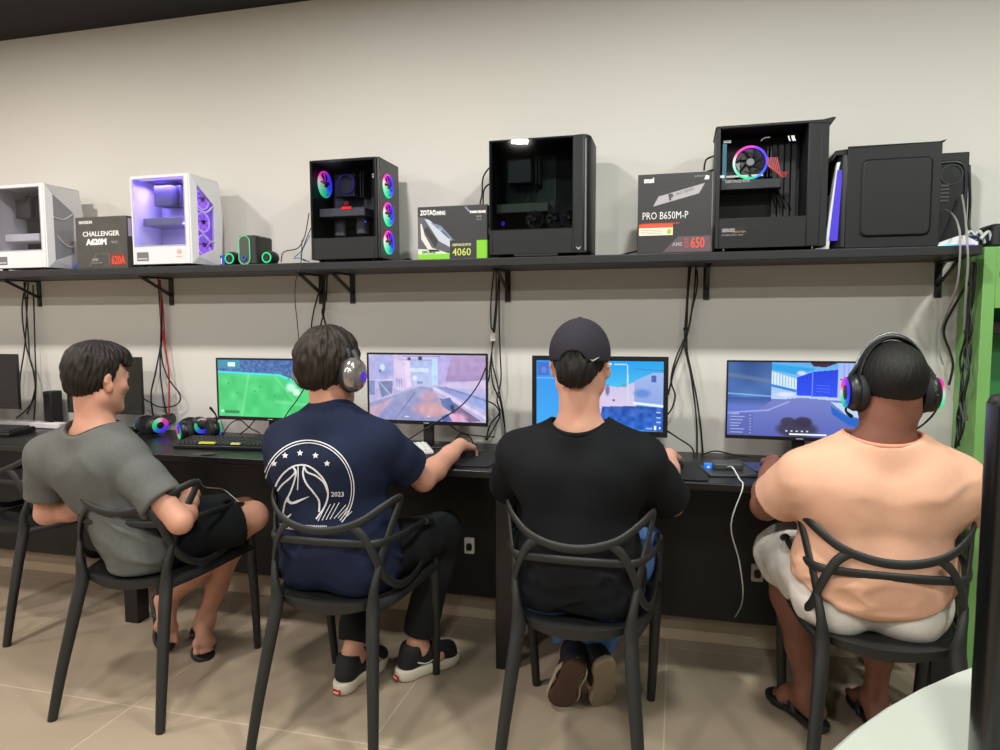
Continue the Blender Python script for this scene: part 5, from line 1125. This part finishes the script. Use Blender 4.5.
def trousers(t, J, mtl, w_=1., dp=1., inf=.012, upto='A', frac=1., h=.006, seed=5, leg=1., top=None, flare=0., cuff_r=.044, amp=.003):
    B = Prims(); P = np.array(J['P'], float); HL, HR = np.array(J['HL'], float), np.array(J['HR'], float); Rp = frame(HR-HL, np.array(J['W'])-P)
    i2 = inf*.62; B.ell(P, (.158*w_+i2, .112*dp+i2, .10+i2), Rp, .05); 
    for H in (HL, HR): B.ell(H+Rp@V(0, -.035, -.012), (.092*w_+i2, .098*dp+i2, .088+i2), Rp, .05)
    for q in 'LR':
        H, K, A = (np.array(J[n+q], float) for n in 'HKA')
        if upto == 'K':
            c = H+(K-H)*frac; B.chain([H, H+(c-H)*.5, c+unit(K-H)*.02], [.088*leg+inf, .078*leg+inf+flare*.5, .070*leg+inf+flare], .03)
        else:
            c = K+(A-K)*frac; B.chain([H, H+(K-H)*.5, K], [.088*leg+inf, .074*leg+inf, .060*leg+inf], .03); B.chain([K, K+(c-K)*.4, c+unit(A-K)*.02], [.058*leg+inf, .056*leg+inf, cuff_r+inf], .03)
    for q in 'LR':
        H, K, A = (np.array(J[n+q], float) for n in 'HKA'); a, b = (H, K) if upto == 'K' else (K, A); d = unit(b-a); c = a+(b-a)*frac
        B.cut(f_half(c, d, c+d*.07, .13), .004)
        if upto == 'K': B.cut(f_cap(c-d*.02, c+d*.04, .056*leg+inf+flare, .058*leg+inf+flare), .006)
    ztop = top if top is not None else P[2]+.09; B.cut(((lambda X: ztop-X[..., 2]), V(-9, -9, ztop), V(9, 9, 9)), .01)
    Pv, Q = B.mesh(h, 2); Nn = vnormals(Pv, Q); Pv = Pv+Nn*(amp*waves(Pv, 40, 9, seed))[:, None]
    return np_mesh('trousers' if upto == 'A' else 'shorts', Pv, Q, mtl, t)
def shoe(t, A, d, up, side, upper, sole, s=1.15, sole_th=.022, name='shoe', h=.004):
    """closed shoe: upper blended from the foot shape, sole as its own part below it"""
    y = unit(d); z = np.array(up, float); z = unit(z-y*(z@y)); x = np.cross(y, z); A = np.array(A, float); T = lambda a, b, c: A+x*a+y*b+z*c; Rf = np.stack([x, y, z], 1)
    B = Prims(); B.cap(T(0, -.036, -.050), T(.004*side, .12, -.056), .035, .036, .02); B.cap(T(0, -.010, -.005), T(0, .10, -.050), .040, .030, .03); B.cap(T(0, -.025, -.01), T(0, -.035, -.05), .040, .036, .02)
    B.cap(T(-.012*side, .155, -.060), T(.018*side, .140, -.062), .030, .028, .03)
    zb = -.078; B.cut(((lambda X: ((X-T(0, 0, zb))@z)), A-.4, A+.4), .003)
    B.cut(f_half(T(0, 0, .012), z, T(0, 0, .06), .06), .004); B.cut(f_cap(T(0, -.004, -.03), T(0, -.004, .04), .031, .034), .006)
    P, Q = B.mesh(h, 1); o = np_mesh(name, P, Q, upper, t)
    S = Prims(); S.ell(T(0, -.04, zb-.004), (.040, .048, .05), Rf, .02); S.ell(T(.003*side, .05, zb-.004), (.037, .11, .05), Rf, .03); S.ell(T(.002*side, .13, zb-.004), (.049, .062, .05), Rf, .03)
    S.cut(((lambda X: -((X-T(0, 0, zb+.010))@z)), A-.4, A+.4), .004); S.cut(((lambda X: ((X-T(0, 0, zb-sole_th+.008))@z)), A-.4, A+.4), .004)
    P, Q = S.mesh(h, 1); so = np_mesh('sole', P, Q, sole, o)
    return o, T
def sub(o, parent):                  # attach a world-space mesh below a part
    o.parent = parent; r = parent
    while r.parent: r = r.parent
    return o
def sandal(t, A, d, up, side, m, s=1.):
    y = unit(d); z = np.array(up, float); z = unit(z-y*(z@y)); x = np.cross(y, z); A = np.array(A, float); T = lambda a, b, c: A+x*a*s+y*b*s+z*c*s; Rf = np.stack([x, y, z], 1)
    S = Prims(); zb = -.083; S.ell(T(0, -.04, zb), (.036, .045, .05), Rf, .02); S.ell(T(.003*side, .05, zb), (.034, .11, .05), Rf, .03); S.ell(T(.002*side, .125, zb), (.045, .055, .05), Rf, .03)
    S.cut(((lambda X: -((X-T(0, 0, zb+.010))@z)), A-.4, A+.4), .004); S.cut(((lambda X: ((X-T(0, 0, zb-.012))@z)), A-.4, A+.4), .004)
    P, Q = S.mesh(.004, 1); o = np_mesh('sandal', P, Q, m, t)
    for sx in (-1, 1):
        b = MB().tube([T(-.006*side, .105, -.052), T(sx*.020, .075, -.034), T(sx*.042, .030, -.060), T(sx*.040, .018, -.076)], (.009, .0035), n=8, up=lambda p: Vector(p)-Vector(T(0, .04, -.075))).build('strap', m, None, smooth=60); b.parent = o
    return o
def wparent(o, t, part=None):
    o.parent = part or t; o.matrix_parent_inverse = Matrix.Identity(4) if part else Matrix.Translation(t.location).inverted(); return o
# ================= the player in the cap
SK1 = skin_mat('skin_fair', '#c99580'); SK2 = skin_mat('skin_light', '#c48f78'); SK3 = skin_mat('skin_tan', '#b9826a'); SK4 = skin_mat('skin_brown', '#7d5141')
def build_body(t, J, w_, dp, skin, head, hs=1., fat=0., feet=None, hands=None, arm=1., leg=1., neck=.056, h=.0045, toes=True):
    B = Prims(); torso(B, J, w_, dp)
    c, R = head; Rn = frame(np.array(J['SR'])-np.array(J['SL']), (0, 0, 1)); N = np.array(J['N'], float)
    B.cap(N-V(0, 0, .03), np.array(c)+R@(V(0, -.022, -.035)*hs), neck*1.08, neck, .03)
    for q in 'LR': add_arm(B, J['S'+q], J['E'+q], J['W'+q], arm)
    for q in 'LR': add_leg(B, J['H'+q], J['K'+q], J['A'+q], leg)
    for q, sd in (('L', -1), ('R', 1)):
        if feet and feet.get(q): add_foot(B, J['A'+q], *feet[q], side=sd, toes=toes)
        d, pn, cu, th = hands[q]; add_hand(B, J['W'+q], d, pn, sd, cu, th)
    add_head(B, c, R, hs, fat=fat)
    P, Q = B.mesh(h, 2); return np_mesh('body', P, Q, skin, t)
def Rhead(yaw, pitch=0, roll=0): return rotz(yaw)@rotx(pitch)@roty(roll)

t = person('person in a dark cap and black shirt seen from behind, right hand on a mouse', (-.283, -.84, 0)); P3 = t
J = dict(P=(-.281, -.825, .565), W=(-.282, -.840, .70), C=(-.281, -.840, .835), N=(-.279, -.860, .993), SL=(-.465, -.845, .918), SR=(-.098, -.850, .922),
         HL=(-.375, -.83, .545), HR=(-.190, -.83, .545), EL=(-.535, -.690, .765), WL=(-.450, -.470, .855), ER=(-.010, -.705, .762), WR=(-.022, -.435, .862),
         KL=(-.40, -.415, .545), KR=(-.110, -.445, .545), AL=(-.330, -.640, .205), AR=(-.262, -.610, .200))
hd = (V(-.279, -.845, 1.205), Rhead(-3, 0))
build_body(t, J, 1.02, 1.0, SK1, hd, 1.0, 0, dict(L=((-.28, .46, -.82), (-.1, .85, .5)), R=((-.08, .50, -.85), (-.5, .72, .45))), dict(L=((.1, 1, -.16), (0, 0, 1), .45, .3), R=((.06, 1, -.30), (0.05, 0.1, 1), .55, .35)), neck=.058)
eyes(t, *hd, '#4a3222')
hair(t, *hd, 1.0, '#16110e', .005, [('ell', ((0, .085, -.02), (.085, .085, .10))), ('half', ((0, -.06, -.070), (0, .30, -1))), ('half', ((-.062, 0, -.02), (-.6, 1, -.25), .09)), ('half', ((.062, 0, -.02), (.6, 1, -.25), .09)), ('ell', ((0, .0, -.125), (.1, .1, .055)))], lumps=[((0, -.085, -.018), (.052, .036, .048))], amp=.0042, seed=4)
CAPM = cloth_mat('charcoal_cap_cloth', '#2d2a31', .05, 200, .3)
c, R = hd; B = Prims(); T = lambda a, b, d: c+R@V(a, b, d)
B.ell(T(0, -.012, .034), (.0905, .110, .105), R); B.cut(f_half(T(0, -.02, .008), R@V(0, -.10, -1), T(0, 0, -.1), .2), .004); B.cut(f_cap(T(0, -.14, .008), T(0, -.07, .008), .038, .038), .004); B.cut(f_ell(T(0, -.012, .03), (.084, .1035, .097), R), .002)
P, Q = B.mesh(.003, 1); cap = np_mesh('cap', P, Q, CAPM, t)
o = MB().lathe([(0, .1415), (.006, .141), (.008, .138), (0, .137)], n=12, M=Matrix.Translation(Vector(T(0, -.012, 0)))).build('cap_button', CAPM, cap, smooth=True)
B = Prims(); B.ell(T(0, .125, .012), (.080, .075, .012), R@rotx(-8)); B.cut(f_ell(T(0, .0, .02), (.086, .104, .08), R), .003); P, Q = B.mesh(.003, 1); np_mesh('cap_brim', P, Q, CAPM, cap)
pdir = None
def decal(tris_or_quads, name, m, parent, tree, off=.0026, dirv=(0, 1, 0)):
    mb = MB()
    for poly_ in tris_or_quads:
        pts = []
        for p in poly_:
            dv_ = (Vector(p)-CAM).normalized() if dirv is pdir else Vector(dirv); hit = tree.ray_cast(Vector(p), dv_); 
            if hit[0] is None: pts = None; break
            pts.append(hit[0]-dv_*off)
        if pts: mb.add(pts, [tuple(range(len(pts)))])
    if mb.v: return mb.build(name, m, parent)
def tree_of(o): me = o.data; return BVHTree.FromPolygons([v.co for v in me.vertices], [tuple(p.vertices) for p in me.polygons])
tr = tree_of(cap); sw = [(0, 0), (.004, -.006), (.010, -.006), (.020, .001), (.028, .006), (.018, .003), (.010, -.001), (.005, -.001)]
cx_, cz_ = T(.042, 0, .006)[0], T(0, 0, .022)[2]
decal([[(cx_+a*.9, -1.3, cz_+b*.9) for a, b in (sw[i], sw[i+1], sw[7-i-1], sw[7-i])] for i in range(3)], 'cap_logo', WHT, cap, tr)
KSH = cloth_mat('black_jersey', '#121316', .1, 60, .25)
s3 = shirt(t, J, KSH, 1.03, 1.0, .014, (.84, .90), .016, (.088, .092, .055), (0, .006, .038), hem=.475, folds=((45, .0050, (.6, .6, 2.4), .45, .72), (26, .003, (1.2, 1, 1.2), .70, .98)), seed=11, ease=.006)
trousers(t, J, cloth_mat('blue_denim', '#48689a', .25, 130, .5), 1.0, 1.0, .010, 'A', .96, seed=3, cuff_r=.050)
NAVY = mat('navy_canvas', '#15182a', .8, bump=.2, bscale=600); GUM = mat('gum_rubber', '#4d3528', .6, bump=.3, bscale=220); OFFW = mat('off_white_rubber', '#b9ae97', .6)
BLKC = mat('black_canvas', '#131316', .8, bump=.2, bscale=600)
o, Tm = shoe(t, J['AL'], (-.28, .46, -.82), (-.1, .85, .5), -1, NAVY, GUM)
o2 = MB().tube([Tm(-.052, .05, -.076), Tm(-.045, -.03, -.076), Tm(0, -.083, -.076), Tm(.045, -.03, -.076), Tm(.044, .06, -.076), Tm(.052, .14, -.076), Tm(0, .195, -.076), Tm(-.05, .15, -.076)], (.004, .009), n=6, close=True, up=Vector(Tm(0, 0, -1))-Vector(Tm(0, 0, 0))).build('sole_edge', OFFW, o, smooth=60)
o, Tm = shoe(t, J['AR'], (-.08, .50, -.85), (-.5, .72, .45), 1, BLKC, mat('tan_rubber', '#8b7d66', .6, bump=.3, bscale=220))

# ================= the player in the navy shirt
t = person('person in a navy shirt with white basketball print, reaching right to a mouse', (-1.065, -.85, 0)); P2 = t
J = dict(P=(-1.068, -.835, .565), W=(-1.090, -.850, .70), C=(-1.098, -.860, .84), N=(-1.088, -.880, 1.005), SL=(-1.270, -.850, .925), SR=(-.925, -.870, .940),
         HL=(-1.165, -.83, .545), HR=(-.985, -.84, .545), EL=(-1.37, -.690, .765), WL=(-1.29, -.455, .848), ER=(-.838, -.700, .790), WR=(-.800, -.405, .862),
         KL=(-1.16, -.44, .545), KR=(-.845, -.475, .545), AL=(-1.135, -.675, .115), AR=(-.935, -.545, .115))
hd = (V(-1.095, -.860, 1.170), Rhead(-14, -2))
build_body(t, J, 1.0, 1.0, SK2, hd, 1.0, 0, dict(L=((.22, 1, 0), (0, 0, 1)), R=((.65, .85, 0), (0, 0, 1))), dict(L=((.3, 1, -.16), (0, 0, 1), .45, .3), R=((.05, 1, -.34), (0, .1, 1), .80, .3)))
eyes(t, *hd, '#4a3222')
hair(t, *hd, 1.0, '#251b14', .006, [('ell', ((0, .100, -.035), (.082, .085, .105))), ('half', ((0, -.07, -.085), (0, .22, -1))), ('half', ((-.070, .0, -.03), (-.5, 1, -.2), .09)), ('half', ((.070, .0, -.03), (.5, 1, -.2), .09)), ('ell', ((0, .01, -.15), (.1, .1, .06)))], lumps=[((0, -.015, .058), (.089, .111, .094)), ((0, -.055, .02), (.076, .066, .075))], amp=.0055, seed=8, streak=120)
NVY = cloth_mat('navy_jersey', '#1b2238', .08, 70, .3)
s2 = shirt(t, J, NVY, 1.08, 1.0, .016, (.80, .66), .020, (.070, .070, .045), (0, .010, .040), hem=.465, folds=((42, .0055, (.6, .6, 2.2), .44, .70), (26, .002, (1.2, 1, 1.2), .72, .98)), seed=21, ease=.012)
tr = tree_of(s2); PRN = mat('white_shirt_print', '#d5d4d6', .8)
oc = at(307, 491, -1.0); pxm = (at(308, 491, -1.0)-at(307, 491, -1.0)).length; CXp, CZp = oc.x, oc.z
pdir = (at(307, 491, -1.0)-CAM).normalized(); ux = Vector((-pdir.y, pdir.x, 0)).normalized()*-1; uz = pdir.cross(ux).normalized()*-1
if ux.x < 0: ux = -ux
if uz.z < 0: uz = -uz
pxm = (at(307, 491, -1.0)-CAM).length/F*1.012; org = at(307, 491, -1.0)-pdir*.5
def D2(px, py): return tuple(at(px, py, -1.25))
def ribbon(pts, w_, sub_=7):
    P = [Vector(D2(*p)) for p in pts]; Q = []
    for i in range(len(P)-1):
        a, b, c, d = P[max(0, i-1)], P[i], P[i+1], P[min(len(P)-1, i+2)]
        for k in range(sub_):
            u = k/sub_; Q.append(.5*((2*b)+(c-a)*u+(2*a-5*b+4*c-d)*u*u+(3*b-a-3*c+d)*u**3))
    Q.append(P[-1]); out = []; ed = []
    for i, p in enumerate(Q):
        tn = (Q[min(i+1, len(Q)-1)]-Q[max(0, i-1)]).normalized(); nr = tn.cross(pdir).normalized()*w_*pxm*.85/2; ed.append((p-nr, p+nr))
    return [[a0, a1, b1, b0] for (a0, a1), (b0, b1) in zip(ed, ed[1:])]
def star(px, py, r):
    pts = [(px+r*(1 if k % 2 == 0 else .45)*math.sin(math.pi*k/5), py-r*(1 if k % 2 == 0 else .45)*math.cos(math.pi*k/5)) for k in range(10)]
    return [[D2(px, py), D2(*pts[k]), D2(*pts[(k+1) % 10])] for k in range(10)]
G = []
for r_, w_ in ((46, 1.0), (43.5, .8)): G += ribbon([(308+r_*math.cos(a), 489-r_*1.06*math.sin(a)) for a in np.linspace(-.75, 3.75, 30)], w_)
decal(G, 'circle_print', PRN, s2, tr, dirv=pdir)
for (px, py) in ((274, 463.5), (285, 455.5), (300, 453), (315.5, 455.5), (327, 463.5)): decal(star(px, py, 3.4), 'star_print', PRN, s2, tr, dirv=pdir)
G = []
for L_ in ([(283, 516), (277, 508), (274, 497), (276, 485), (283, 474), (292, 467), (300, 465), (308, 466), (317, 472), (325, 482), (328, 494), (325, 506), (319, 515), (316, 519)],
           [(274, 497), (281, 486), (290, 478), (295, 472), (293, 467)], [(283, 513), (285, 503), (290, 493), (294, 482), (296, 472), (293, 467)],
           [(328, 493), (324, 483), (316, 476), (307, 472), (304, 466)], [(304, 466), (303, 474), (306, 483), (313, 492), (319, 501), (319, 512)]): G += ribbon(L_, 1.6)
G += ribbon([(298, 466), (298, 478), (297.5, 490)], 1.0)
decal(G, 'basketball_print', PRN, s2, tr, dirv=pdir)
swp = [((286, 498), (288.5, 495.5)), ((287, 502), (289.5, 500.5)), ((291, 504.5), (292.5, 502)), ((296, 503.5), (296.5, 500.5)), ((302, 500.5), (302, 498.5)), ((309, 496.8), (309, 496.4))]
lrp = lambda p, q, u: (p[0]+(q[0]-p[0])*u, p[1]+(q[1]-p[1])*u)
swf = [(lrp(a, c, u/6), lrp(b, d, u/6)) for (a, b), (c, d) in zip(swp, swp[1:]) for u in range(6)]+[swp[-1]]
decal([[D2(*a), D2(*b), D2(*d), D2(*c)] for (a, b), (c, d) in zip(swf, swf[1:])], 'swoosh_print', PRN, s2, tr, dirv=pdir)
G = []
for k in range(8): G += ribbon([(318+4.0*k, 521-.6*k), (326+4.4*k if k < 4 else 338+2.0*k, 505-.8*k+(0 if k < 4 else 3.0*(k-3)))], .7, 3)
for k in range(6): G += ribbon([(267+2*k, 501+2.2*k), (272+2.6*k, 512+1.5*k)], .7, 3)
for k in range(7): G += ribbon([(262+1.5*k, 492+2.5*k), (266+1.8*k, 498+2.3*k)], .6, 2)
for k in range(24): G += ribbon([(280+2*k, 523.5+.15*k-.003*k*k), (281+2*k, 528.5+.2*k)], .8, 2)
for k in range(6): G += ribbon([(275+2*k, 516), (276+2*k, 516)], .8, 1)
decal(G, 'stripe_print', PRN, s2, tr, dirv=pdir)
decal(ribbon([(283, 514), (287, 517), (291, 514), (286, 519), (282, 519)], 1.3), 'wing_print', PRN, s2, tr, dirv=pdir)
def number_print(txt, px, py, sz):
    cu = bpy.data.curves.new('n', 'FONT'); cu.body = txt; cu.size = 1; cu.offset = .012; cu.resolution_u = 2; o = bpy.data.objects.new('n', cu); COL.objects.link(o)
    me = bpy.data.meshes.new_from_object(o.evaluated_get(bpy.context.evaluated_depsgraph_get())); bpy.data.objects.remove(o)
    return [[D2(px+sz*me.vertices[v].co.x, py-sz*me.vertices[v].co.y) for v in p.vertices] for p in me.polygons]
decal(number_print('2023', 331, 496.5, 6.6), 'year_print', PRN, s2, tr, dirv=pdir); decal(number_print('20', 265, 489, 5), 'year_print', PRN, s2, tr, dirv=pdir)
trousers(t, J, cloth_mat('black_trouser_cloth', '#17181a', .1, 90, .3), 1.0, 1.0, .012, 'A', .90, seed=13, cuff_r=.046)
WR = mat('white_rubber', '#d6cdbb', .55); RD = mat('red_heel_tab', '#b3282b', .5)
for q, sd, dv in (('L', -1, (.22, 1, 0)), ('R', 1, (.65, .85, 0))):
    o, Tm = shoe(t, J['A'+q], dv, (0, 0, 1), sd, BLKC, WR, sole_th=.044)
    y = Vector(Tm(0, 1, 0))-Vector(Tm(0, 0, 0)); pt = Vector(Tm(0, -.0885, -.096)); ang = math.atan2(y.y, y.x)-math.pi/2
    M_ = Matrix.Translation(pt) @ Matrix.Rotation(ang, 4, 'Z')
    MB().box((-.016, -.003, -.009), (.016, .004, .009), M=M_).build('heel_tab', RD, o, bevel=.001)
    text('heel_lettering', 'VANS', .009, M_ @ front(-.0125, -.0034, -.0035), WHT, o, bold=.0003)
    lc = MB()
    for k in range(4): lc.tube([Tm(-.022, .03+.02*k, -.018-.006*k), Tm(0, .033+.02*k, -.008-.007*k), Tm(.022, .03+.02*k, -.018-.006*k)], .0035, n=6)
    lc.build('laces', WHT, o, smooth=60)
    MB().tube([Tm(.040*sd, -.02, -.045), Tm(.041*sd, .02, -.060), Tm(.042*sd, .06, -.050), Tm(.036*sd, .09, -.042)], (.005, .002), n=6).build('side_stripe', WHT, o, smooth=60)
HS2 = mat('silver_cup', '#a59c98', .18, metal=.7)
h2 = headset('headset', 'black headset with mirror-bright cups worn by the navy shirt player', .093, .135, lit=0, rim=HS2, mic=False, cup=.050)
for ch in list(h2.children):
    if ch.name.startswith('ear_cup') and sum(v.co.x for v in ch.data.vertices) > 0:
        lp = MB().lathe([(0, .1305), (.016, .1295), (.018, .1275), (0, .127)], c=(0, .016, -.006), ax='x', n=16).build('light_patch', mat('violet_cup_light', '#1a1030', .3, emit='#5a2ab8', estr=.9), ch, smooth=60)
Rm = Matrix([list(r) for r in hd[1]]).to_4x4(); h2.matrix_world = Matrix.Translation(Vector(hd[0]+hd[1]@V(0, -.006, -.004))) @ Rm
cable('thin cable hanging from the navy shirt player\'s headset in front of the football monitor', [tuple(hd[0]+hd[1]@V(-.11, .0, -.05)), (297, 400, -.75), (288, 412, -.62), (281, 424, -.45), (277, 436, -.32), tuple(atz(274, 441, DZ+.004)), tuple(atz(268, 442, DZ+.004))], .0022)

# ================= the player in the grey shirt
t = person('person in a heather grey shirt and dark shorts turned to the right, ankles crossed', (-1.86, -.85, 0)); P1 = t
J = dict(P=(-1.855, -.830, .560), W=(-1.905, -.865, .68), C=(-1.965, -.885, .795), N=(-1.985, -.915, .940), SL=(-2.225, -.895, .848), SR=(-1.840, -.950, .868),
         HL=(-1.915, -.780, .545), HR=(-1.800, -.890, .545), EL=(-2.275, -.870, .622), WL=(-2.035, -.715, .650), ER=(-1.610, -.965, .665), WR=(-1.745, -.735, .690),
         KL=(-1.74, -.43, .545), KR=(-1.600, -.575, .575), AL=(-1.880, -.515, .105), AR=(-2.020, -.560, .190))
hd = (V(-1.985, -.895, 1.130), Rhead(-17, -8))
build_body(t, J, .98, .98, SK2, hd, 1.0, 0, dict(L=((.62, -.70, -.12), (.15, .25, 1)), R=((.50, -.45, -.55), (.45, -.1, .75))), dict(L=((.9, .42, .08), (-.2, .3, 1), .75, .5), R=((-.72, .68, .05), (.35, .2, 1), .75, .5)), arm=1.02)
eyes(t, *hd, '#3a2a1e')
hair(t, *hd, 1.0, '#1e1712', .006, [('ell', ((0, .098, -.030), (.085, .080, .100))), ('half', ((0, -.08, -.075), (0, .10, -1))), ('half', ((-.072, .008, -.012), (-.45, 1, -.3), .09)), ('half', ((.072, .008, -.012), (.45, 1, -.3), .09)), ('ell', ((0, .02, -.14), (.1, .1, .06)))], lumps=[((0, -.012, .052), (.079, .103, .087)), ((0, .040, .098), (.056, .055, .030)), ((0, .080, .078), (.045, .018, .018)), ((0, -.045, .0), (.069, .062, .07))], amp=.0035, seed=15, streak=150)
GRY = cloth_mat('heather_grey_jersey', '#5f605d', .22, 160, .35)
s1 = shirt(t, J, GRY, 1.02, 1.0, .013, (.70, .70), .018, (.094, .084, .050), (0, .0, .036), hem=.47, folds=((42, .0065, (.5, .5, 2.6), .44, .74), (26, .003, (1.2, 1, 1.3), .70, .92)), seed=31, ease=.008, collar=cloth_mat('olive_collar', '#4d4c42', .1, 90, .3))
trousers(t, J, cloth_mat('black_shorts_cloth', '#141719', .1, 90, .3), .98, .98, .014, 'K', .84, seed=14, flare=.012)
BLS = mat('black_sandal_rubber', '#17181a', .55)
sandal(t, J['AL'], (.62, -.70, -.12), (.15, .25, 1), -1, BLS); sandal(t, J['AR'], (.50, -.45, -.55), (.45, -.1, .75), 1, BLS)
gp = thing('game_controller', 'dark game controller held low in both hands by the grey shirt player', 'controller', (-1.868, -.665, .672), -8)
g = MB(); g.prism([(.0, .032), (.045, .034), (.066, .020), (.078, -.02), (.080, -.05), (.068, -.058), (.055, -.040), (.040, -.018), (-.040, -.018), (-.055, -.040), (-.068, -.058), (-.080, -.05), (-.078, -.02), (-.066, .020), (-.045, .034)], -.016, .016); g.build('controller_body', MON, gp, bevel=.008, seg=3)
for sx in (-1, 1): MB().lathe([(0, .016), (.007, .016), (.007, .024), (.010, .026), (.010, .029), (0, .029)], c=(sx*.026, -.004, 0), n=14).build('thumb_stick', DKG, gp, smooth=50)
cable('pale controller cable draped over the grey shirt player\'s knee', [(-1.866, -.65, .672), (-1.86, -.62, .685), (-1.84, -.58, .71), (205, 487, -.50), (222, 489, -.50), (232, 496, -.52), (239, 502, -.54), (250, 512, -.50), (262, 516, -.40), (275, 522, -.25), (280, 540, -.15)], .0022, GC)

# ================= the player in the peach shirt
t = person('person in a peach shirt and off-white shorts with a black headset on', (.56, -.78, 0)); P4 = t
J = dict(P=(.555, -.735, .570), W=(.552, -.765, .70), C=(.552, -.775, .830), N=(.552, -.810, .985), SL=(.362, -.790, .885), SR=(.748, -.790, .885),
         HL=(.455, -.74, .550), HR=(.645, -.74, .550), EL=(.272, -.675, .765), WL=(.318, -.470, .858), ER=(.868, -.600, .775), WR=(.700, -.440, .850),
         KL=(.355, -.400, .545), KR=(.700, -.400, .545), AL=(.440, -.520, .105), AR=(.645, -.500, .105))
hd = (V(.572, -.800, 1.145), Rhead(6, -3))
build_body(t, J, 1.06, 1.06, SK4, hd, 1.0, .006, dict(L=((-.55, .85, 0), (0, 0, 1)), R=((-.1, 1, 0), (0, 0, 1))), dict(L=((.12, 1, -.14), (0, 0, 1), .35, .3), R=((-.3, 1, -.16), (0, 0, 1), .45, .3)), arm=1.10, leg=1.02, neck=.066)
eyes(t, *hd, '#2a1a12')
hair(t, *hd, 1.0, '#141110', .007, [('ell', ((0, .095, -.030), (.082, .085, .100))), ('half', ((0, -.07, -.068), (0, .12, -1))), ('half', ((-.070, .0, -.02), (-.5, 1, -.2), .09)), ('half', ((.070, .0, -.02), (.5, 1, -.2), .09)), ('ell', ((0, .01, -.145), (.1, .1, .06)))], amp=.0008, seed=19, streak=240)
PCH = cloth_mat('peach_jersey', '#d8a78c', .05, 60, .25)
s4 = shirt(t, J, PCH, 1.13, 1.09, .016, (.72, .72), .020, (.098, .090, .055), (0, .007, .042), hem=.520, hemc=.07, folds=((42, .0060, (.30, .30, 2.8), .50, .68), (22, .003, (1.2, 1, 1.5), .66, .95)), seed=41, ease=.010, collar=cloth_mat('peach_collar', '#d8927a', .05, 60, .25))
trousers(t, J, cloth_mat('off_white_shorts_cloth', '#d6cec4', .06, 60, .3), 1.07, 1.07, .018, 'K', .93, seed=24, leg=1.04, flare=.012, amp=.005)
for q, sd, dv in (('L', -1, (-.55, .85, 0)), ('R', 1, (-.1, 1, 0))): sandal(t, J['A'+q], dv, (0, 0, 1), sd, BLS)
h4 = headset('headset', 'black headset with a thin bow and rainbow lit cup on the peach shirt player', .084, .132, lit=.7, mic=True, bow=.022, cup=.046)
Rm = Matrix([list(r) for r in hd[1]]).to_4x4(); h4.matrix_world = Matrix.Translation(Vector(hd[0]+hd[1]@V(0, -.006, -.010))) @ Rm
